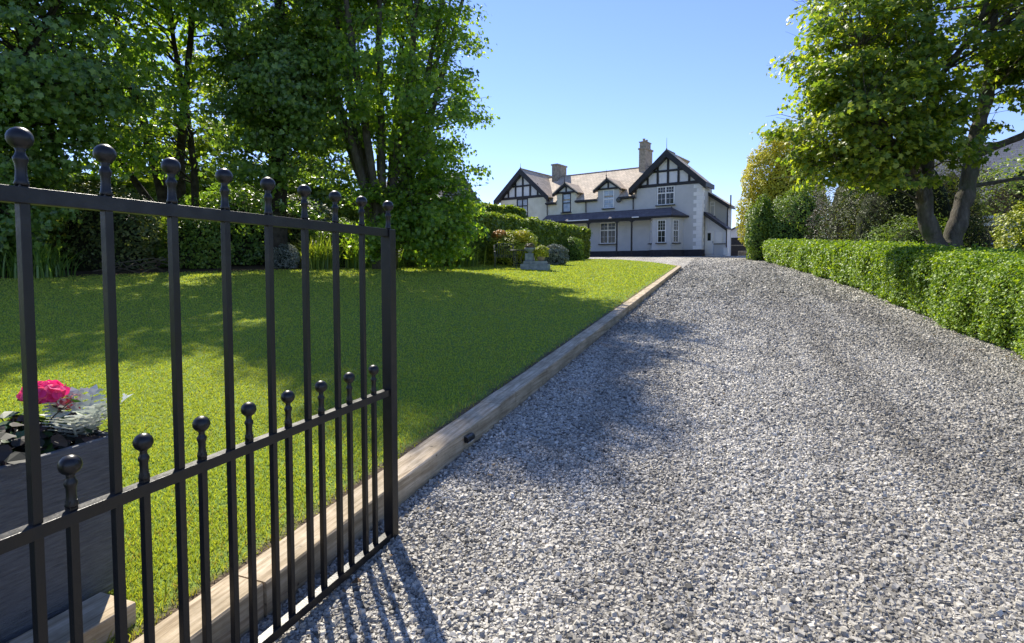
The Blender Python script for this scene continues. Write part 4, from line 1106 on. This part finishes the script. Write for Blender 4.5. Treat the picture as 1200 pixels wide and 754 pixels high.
for k, (pos, bk, n, L_, mt, lab) in enumerate([(4.62, .35, 260, .95, 'hedge', 'leftmost arching strap leaved clump right of the silver mound'), (5.15, .25, 300, .95, 'midgreen', 'fresh green strap leaved clump behind the gate post'),
        (5.45, .25, 280, .8, 'midgreen', 'green strap leaved clump just right of the gate post'), (6.05, .2, 260, .75, 'hedge', 'darker strap leaved clump in front of the sycamore skirt'), (6.75, .1, 280, .8, 'hedge', 'strap leaved clump beside the fine leaved green shrub'),
        (.9, .2, 240, .8, 'ivy', 'dark strap leaved clump at the lawn edge behind the first gate uprights'), (2.0, .15, 220, .8, 'ivy', 'dark arching clump at the lawn edge left of the fallen branches')]):
    p = bp(pos, bk - .3); strap_clump('strap_leaf_plant', (p[0], p[1]), int(n * 1.3), L_ * 1.25, .035, M[mt], lab, seed=70 + k, group='strap leaved plants along the border')
# pruned branches lying at the lawn edge
p = bp(2.7, -.05); r_ = np.random.default_rng(9)
m = MB()
for k in range(16):
    a = r_.uniform(0, PI); q = np.array([p[0] + r_.normal(0, .5), p[1] + r_.normal(0, .35)]); L_ = r_.uniform(.5, 1.4); z = lz(*q) + r_.uniform(.02, .35)
    m.tube([(q[0], q[1], z), (q[0] + math.cos(a) * L_ * .5 + .05, q[1] + math.sin(a) * L_ * .4, z + .12), (q[0] + math.cos(a) * L_, q[1] + math.sin(a) * L_ * .8, z - .02)], [.014, .011, .004], 5)
o = m.build('brushwood', M['twig'], loc=(p[0], p[1], lz(*p))); tag(o, 'pile of bare pruned branches at the lawn edge', 'branches')
# bright shrub by the bench, with orange tips
sx_, sy_ = .05, 22.2
root = shrub('bright_shrub', (sx_, sy_), 1.05, .8, 1.35, 7000, .085, OVAL, M['lime'], 'yellow green shrub with orange new growth beside the metal bench', seed=80)
shrub(None, (sx_ - .55, sy_ - .1), .30, .3, .42, 800, .10, OVAL, M['orange'], None, parent=root, part='new_growth', base_z=lz(sx_, sy_) + 1.0, seed=81, core=False)
shrub(None, (sx_ + .35, sy_ - .3), .30, .3, .45, 700, .08, OVAL, M['gold'], None, parent=root, part='new_growth', base_z=lz(sx_, sy_) + .95, seed=82, core=False)
for k, (x, y, rx, h, mt, lab) in enumerate([(1.9, 24.6, .6, .9, 'greyleaf', 'silvery low shrub behind the pot on the stone slabs'), (3.5, 31.5, .6, 1.3, 'midgreen', 'yellow green bush against the right part of the garden hedge'), (.5, 24.6, .7, 1.5, 'midgreen', 'mid green bush behind the stone slab stack')]):
    shrub('hedge_foot_shrub', (x, y), rx, rx * .8, h, 3500, .08, OVAL, M[mt], lab, seed=90 + k)

# ---------------------------------------------------------------- bench, table, slab stack with pot
bxx, byy = -.27, 20.2
be = empty('garden_bench', (bxx, byy, lz(bxx, byy)), math.radians(8), 'thin framed metal garden bench on the lawn in front of the bright shrub', 'bench')
m = MB()
for sx2 in (-.36, .36):
    lg = MB(); lg.tube([(sx2, .22, 0), (sx2, .20, .42), (sx2, .28, .88)], .014, 6); lg.build('leg', M['metal_grey'], be, smooth=True)
    lg = MB(); lg.tube([(sx2, -.22, 0), (sx2, -.2, .43), (sx2, -.2, .62), (sx2, .22, .64)], .014, 6); lg.build('leg', M['metal_grey'], be, smooth=True)
for k in range(7): m.box(-.36, .36, -.2 + k * .06, -.2 + k * .06 + .04, .425, .437)
m.build('seat', M['metal_grey'], be)
m = MB(); m.tube([(-.36, .28, .88), (-.18, .29, .93), (.18, .29, .93), (.36, .28, .88)], .014, 6); m.tube([(-.36, .22, .5), (.36, .22, .5)], .01, 6)
for k in range(9):
    x = -.32 + k * .08; m.tube([(x, .22, .5), (x, .285, .90)], .007, 5)
m.build('backrest', M['metal_grey'], be)
tb = empty('bistro_table', (.22, 20.35, lz(.22, 20.35)), 0, 'small thin legged metal table between bench and stone slabs', 'table')
m = MB(); m.lathe((0, 0, .68), [(.30, 0), (.31, .01), (.30, .02)], 20); m.build('tabletop', M['metal_grey'], tb)
for k in range(3):
    a = k * 2 * PI / 3 + .3; m = MB(); m.tube([(.28 * math.cos(a), .28 * math.sin(a), 0), (.1 * math.cos(a), .1 * math.sin(a), .35), (.24 * math.cos(a), .24 * math.sin(a), .68)], .011, 6); m.build('leg', M['metal_grey'], tb)
cxx, cyy = .88, 20.3; cz = lz(cxx, cyy)
stk = empty('stone_plinth', (cxx, cyy, cz), math.radians(-12), 'stack of grey stone slabs carrying a short pillar and bowl on the lawn', 'stone ornament')
m = MB(); m.box(-.52, .50, -.34, .34, -.05, .20); m.build('slab', M['stone_slab'], stk, bevel=.012)
m = MB(); m.box(-.42, .40, -.27, .27, .203, .31); m.build('slab', M['stone_slab'], stk, bevel=.012)
m = MB(); m.box(-.38, -.06, -.16, .16, .313, .60); m.build('pillar', M['stone_slab'], stk, bevel=.012)
m = MB(); m.lathe((-.22, 0, .603), [(.06, 0), (.08, .04), (.17, .10), (.21, .17), (.21, .20), (.17, .19), (.05, .15)], 18); m.build('bowl', M['stone_slab'], stk, smooth=True)
pz = cz + .313; c_, s_ = math.cos(math.radians(-12)), math.sin(math.radians(-12))
px, py = cxx + .2 * c_, cyy + .2 * s_
fp = empty('flower_pot', (px, py, pz), 0, 'small stone pot holding a yellow green plant on the upper slab', 'pot')
m = MB(); m.lathe((0, 0, 0), [(.10, 0), (.15, .12), (.17, .17), (.14, .17), (.12, .13)], 16); m.build('pot_body', M['pot'], fp, smooth=True)
pp = shrub('potted_plant', (px, py), .27, .25, .42, 900, .07, OVAL, M['lime'], 'yellow green leafy plant growing in the small stone pot', cat='plant', seed=95, base_z=pz + .15, core=False)
sd = shrub('stone_top_plant', (cxx - .22, cyy), .17, .15, .22, 350, .05, OVAL, M['purple'], 'small dull succulent in the bowl on the stone pillar', cat='plant', seed=96, base_z=cz + .76, core=False)

# ---------------------------------------------------------------- the grey planter behind the gate
ps0, ps1, pt0, pt1 = -.15, 1.40, -2.62, -2.13
pcx, pcy = xy((pt0 + pt1) / 2, (ps0 + ps1) / 2)
pzb = float(land_z(-2.3, 1.4)) + .01
pn = empty('trough_planter', (pcx, pcy, pzb), -GA, 'dark grey ribbed trough planter with flowers behind the gate', 'planter')
hx, hy, hz = .25, .775, .60
m = MB()
def trough(m):
    o_ = [(-hx, -hy), (hx, -hy), (hx, hy), (-hx, hy)]; t_ = .025
    ob = [(x * .93, y * .97) for x, y in o_]; i_ = [(x - math.copysign(t_, x), y - math.copysign(t_, y)) for x, y in o_]
    V = [(x, y, 0) for x, y in ob] + [(x, y, hz) for x, y in o_] + [(x, y, hz) for x, y in i_] + [(x * .97, y * .99, hz - .12) for x, y in i_]
    F = [(3, 2, 1, 0)]
    for k in range(4):
        j = (k + 1) % 4
        F += [(k, j, j + 4, k + 4), (k + 4, j + 4, j + 8, k + 8), (k + 8, j + 8, j + 12, k + 12)]
    m.add(V, F)
trough(m); m.build('trough', M['planter'], pn, bevel=.006)
m = MB(); m.box(-hx + .04, hx - .04, -hy + .04, hy - .04, hz - .16, hz - .05); m.build('compost', M['soil'], pn)
cg, sg = math.cos(-GA), math.sin(-GA)
def pw_(x, y, z=0.0): return (pcx + x * cg - y * sg, pcy + x * sg + y * cg, pzb + hz - .05 + z)
def foliage_plant(name, lx_, ly_, n, leaf, tm, mat, lab, spread=(.14, .16, .12), seed=1, up=.8, stemmat='geranium_leaf'):
    r = np.random.default_rng(seed); c = np.array(pw_(lx_, ly_))
    root = empty(name, tuple(c), 0, lab, 'plant')
    P = np.stack([r.normal(0, spread[0], n), r.normal(0, spread[1], n), np.abs(r.normal(0, spread[2], n)) + .03], -1)
    N = unit(P * np.array([1.2, 1.2, .4]) + np.array([0, 0, .12]))
    leaves('leaves', P + c, N, leaf, tm, M[mat], root, c, r, jitter=.35, up=up)
    m = MB()
    for p in P[::3]: m.tube([(p[0] * .15, p[1] * .15, 0), (p[0] * .6, p[1] * .6, p[2] * .7), tuple(p)], [.004, .003, .002], 5)
    m.build('stems', M['geranium_leaf'].copy() if False else M['twig'], root)
    return root
t_ = np.linspace(0, 2 * PI, 15)[:-1]
ROUND = np.array([(.5 * (1 + .10 * math.cos(5 * a)) * math.sin(a), .5 - .5 * (1 + .1 * math.cos(5 * a)) * math.cos(a), .16 * abs(math.sin(a))) for a in t_])
foliage_plant('heuchera_plant', .06, .50, 230, .048, ROUND, 'heuchera', 'dark bronze leaved plant beneath the pink flower in the grey planter', (.075, .12, .045), 101)
foliage_plant('heuchera_plant', .10, .66, 130, .036, ROUND, 'heuchera', 'smaller dark bronze foliage at the far right corner of the planter', (.055, .05, .03), 102)
foliage_plant('geranium_plant', .02, .58, 110, .052, ROUND, 'geranium_leaf', 'green geranium with one bright pink flower head and dark red buds', (.08, .08, .055), 103)
gp = [o for o in bpy.data.objects if o.name.startswith('geranium_plant')][0]
foliage_plant('green_bedding_plant', .05, .36, 90, .045, ROUND, 'geranium_leaf', 'fresh green bedding plant at the left end of the planter', (.07, .10, .04), 104)
# flower head
fc = np.array([.03, .06, .215])
r_ = np.random.default_rng(105); n = 170
d = unit(r_.normal(0, 1, (n, 3))); d[:, 2] = d[:, 2] * .8 + .15; P = d * np.array([.066, .066, .042]) * r_.uniform(.55, 1, n)[:, None] + fc
leaves('flower_head', P + np.array(gp.location), d, .036, ROUND, M['petal'], gp, np.array(gp.location), r_, jitter=.35)
fc2 = np.array([.06, .125, .165]); d = unit(r_.normal(0, 1, (110, 3))); P = d * np.array([.055, .06, .04]) * r_.uniform(.3, 1, 110)[:, None] + fc2
leaves('flower_buds', P + np.array(gp.location), d, .017, RHOMB, M['bud'], gp, np.array(gp.location), r_, jitter=.3)
m = MB(); m.tube([(0, 0, 0), (.01, -.01, .12), (.02, .02, .24)], .0035, 6); m.tube([(.02, .03, 0), (.03, .08, .1), (.045, .15, .18)], .003, 6); m.build('flower_stalk', M['twig'], gp)
# silver dusty miller: lobed leaves on stalks
def dusty():
    c = np.array(pw_(.11, .71)); root = empty('silver_leaf_plant', tuple(c), 0, 'silvery white lobed leaf plant at the far end of the grey planter', 'plant')
    r = np.random.default_rng(107); V = []; F = []; A = []
    for k in range(11):
        az = r.uniform(0, 2 * PI) if k > 6 else [.2, .7, -.4, 1.4, 2.4, -1.0, 3.0][k]; el = r.uniform(.6, 1.2) if k > 6 else [1.1, .95, 1.0, 1.3, 1.2, .85, 1.2][k]; L_ = r.uniform(.12, .18) if k > 6 else .25
        dv = Vector((math.cos(az) * math.cos(el), math.sin(az) * math.cos(el), math.sin(el))); side = dv.cross(Vector((0, 0, 1))).normalized(); nr = side.cross(dv)
        def P(u, w): 
            q = dv * (L_ * u) + side * (L_ * w) - Vector((0, 0, 1)) * (L_ * .18 * u * u) + nr * (abs(w) * .25 * L_); return tuple(q)
        # stalk + lobes
        def poly(pts):
            b_ = len(V); V.extend(P(*p) for p in pts); F.append(tuple(range(b_, b_ + len(pts)))); A.extend([r.uniform(0, 1)] * len(pts))
        poly([(0, -.02), (1, -.015), (1, .015), (0, .02)])
        for i, u in enumerate(np.linspace(.3, 1.0, 6)):
            w = .34 * math.sin(PI * (.2 + .75 * i / 6)) + .04
            for sg_ in (-1, 1):
                poly([(u - .035, 0), (u + .015, sg_ * w * .5), (u + .0, sg_ * w * .62), (u + .055, sg_ * w * .66), (u + .06, sg_ * w), (u + .105, sg_ * w * .97), (u + .095, sg_ * w * .62), (u + .13, sg_ * w * .58), (u + .085, sg_ * w * .4), (u + .035, 0)])
        poly([(.95, -.06), (1.1, -.08), (1.22, 0), (1.1, .08), (.95, .06)])
    me = bpy.data.meshes.new('lobed_leaves'); me.from_pydata(V, [], F)
    a = me.attributes.new('rnd', 'FLOAT', 'POINT'); a.data.foreach_set('value', A)
    finish('lobed_leaves', me, M['silver'], root, False)
dusty()
# sleeper block that the planter end stands on
ob_x, ob_y = xy(-2.02, 1.28)
bl_ = empty('timber_block', (ob_x, ob_y, float(land_z(-1.95, 1.3))), -GA, 'short sleeper offcut lying against the foot of the grey planter', 'timber')
m = MB(); m.box(-.10, .085, -.95, .02, -.05, .075); m.build('block', M['sleeper'], bl_, bevel=.006)

# ---------------------------------------------------------------- grass blades
def grass():
    r = np.random.default_rng(200); N_ = 640000
    # polar sampling, more blades near the viewer
    d = np.exp(r.uniform(math.log(1.1), math.log(46), N_)); u = r.uniform(-1.15, .62, N_)
    x = u * d; y = d
    t, s = ts(x, y)
    k = (t < -1.86 + .02 * np.sin(s * 7)) & (t > -26) & (s < kerb_end(t) - .1) & (s > -2)
    # not beyond the border
    side = np.ones(len(x), bool)
    pts = bl
    yb_ = np.interp(x, pts[:, 0], pts[:, 1] - .15, left=8.0, right=60)
    k &= (y < yb_)
    # sparse by the kerb, bare soil patches
    edge = np.clip((-1.86 - t) / .22, 0, 1)
    P0 = np.stack([x, y, 0 * x], -1); ln = lump(P0, 1.9, 3) + .6 * lump(P0, 6.5, 1)
    k &= (r.random(N_) < .25 + .75 * edge)
    x, y, t, s, d, ln, edge = [a[k] for a in (x, y, t, s, d, ln, edge)]
    n = len(x); z = land_z(t, s)
    h = r.uniform(.012, .028, n) * np.clip(d / 10, .9, 1.6) * (.55 + .45 * edge); w = .0022 * np.clip(d / 2.4, .9, 9)
    tuft = (t > -2.0) & (r.random(n) < .35) & (d < 14); h = np.where(tuft, h * r.uniform(1.5, 3.2, n), h)
    az = r.uniform(0, 2 * PI, n); lean = r.uniform(.1, .9, n); la = r.uniform(0, 2 * PI, n)
    a = np.stack([np.cos(az) * w, np.sin(az) * w, 0 * w], -1); b0 = np.stack([x, y, z - .003], -1)
    tip = b0 + np.stack([np.cos(la) * lean * h, np.sin(la) * lean * h, h], -1)
    mid = b0 + np.stack([np.cos(la) * lean * h * .35, np.sin(la) * lean * h * .35, h * .6], -1)
    V = np.stack([b0 - a, b0 + a, mid + a * .8, tip, mid - a * .8], 1).reshape(-1, 3)
    rn = r.uniform(.14, 1, n); dry = r.random(n) < (.05 + .35 * (1 - edge) + .10 * np.clip(ln, 0, 1)); rn = np.where(dry, r.uniform(0, .12, n), rn)
    o = np_mesh('grass', V, np.arange(n * 5), 5, M['grass'], None, np.repeat(rn, 5), smooth=False)
    tag(o, 'short mown lawn grass blades', 'grass', kind='stuff')
grass()

# ---------------------------------------------------------------- gravel chippings
def gravel():
    r = np.random.default_rng(300); N_ = 760000
    d = np.exp(r.uniform(math.log(1.2), math.log(42), N_) )
    u = r.uniform(-.85, 1.06, N_); w_ = (r.random(N_) < .30) & (d < 9); u = np.where(w_, r.uniform(1.06, 2.1, N_), u); x = u * d; y = d; t, s = ts(x, y)
    k = (t > -1.63) & (t < hedge_t(s) + .35); k &= (r.random(N_) < np.clip(1.15 - d / 40, 0, 1)) & (s < 40)
    x, y, t, s, d = [a[k] for a in (x, y, t, s, d)]
    n = len(x); size = np.minimum(r.lognormal(math.log(.0080), .28, n), .0165) * np.clip(d / 6, 1.0, 2.6)
    cube = np.array([(-1,-1,-1),(1,-1,-1),(1,1,-1),(-1,1,-1),(-.62,-.62,1),(.62,-.62,1),(.62,.62,1),(-.62,.62,1)], float)
    V = cube[None] * (1 + r.uniform(-.42, .30, (n, 8, 3))) * (size[:, None, None] * np.stack([r.uniform(.75, 1.3, n), r.uniform(.6, 1.0, n), r.uniform(.4, .8, n)], -1)[:, None, :])
    # random tilt
    q = r.normal(0, 1, (n, 3)); ang = r.normal(0, .4, n); az = r.uniform(0, 2 * PI, n)
    ca, sa = np.cos(az), np.sin(az); X = V[..., 0] * ca[:, None] - V[..., 1] * sa[:, None]; Y = V[..., 0] * sa[:, None] + V[..., 1] * ca[:, None]; Zz = V[..., 2]
    cb, sb = np.cos(ang), np.sin(ang); Y2 = Y * cb[:, None] - Zz * sb[:, None]; Z2 = Y * sb[:, None] + Zz * cb[:, None]
    z = drive_z(t, s) + size * r.uniform(-.05, .75, n)
    V = np.stack([X + x[:, None], Y2 + y[:, None], Z2 + z[:, None]], -1).reshape(-1, 3)
    idx = np.array([(0,3,2,1),(4,5,6,7),(0,1,5,4),(1,2,6,5),(2,3,7,6),(3,0,4,7)])
    F = (np.arange(n)[:, None, None] * 8 + idx[None]).reshape(-1)
    rn = np.clip(r.beta(1.6, 1.9, n), 0, 1)
    o = np_mesh('gravel_chippings', V, F, 4, M['stone'], None, np.repeat(rn, 8))
    tag(o, 'grey and white angular gravel chippings on the drive', 'gravel', kind='stuff')
gravel()

def litter():
    r = np.random.default_rng(400); n = 260
    s = r.uniform(1.5, 20, n); hs = r.random(n) < .6
    t = np.where(hs, hedge_t(s) - np.abs(r.normal(0, .28, n)), -1.58 + np.abs(r.normal(0, .15, n)))
    far = r.random(n) < .15; t = np.where(far, r.uniform(-1.4, 2.8, n), t)
    x, y = xy(t, s); z = drive_z(t, s) + .028
    P = np.stack([x, y, z], -1)
    o = leaves('leaf_litter', P, np.tile([0, 0, 1.0], (n, 1)), .032, OVAL, M['litter'], None, None, r, jitter=.25)
    tag(o, 'scattered dry brown leaves on the gravel edges', 'leaf litter', kind='stuff')
M['litter'] = leaf_mat('dry_leaf', [(.2, (.10, .06, .03)), (.6, (.22, .14, .07)), (.9, (.34, .25, .12))], .1, (1, 1, .8), .8, .2)
litter()
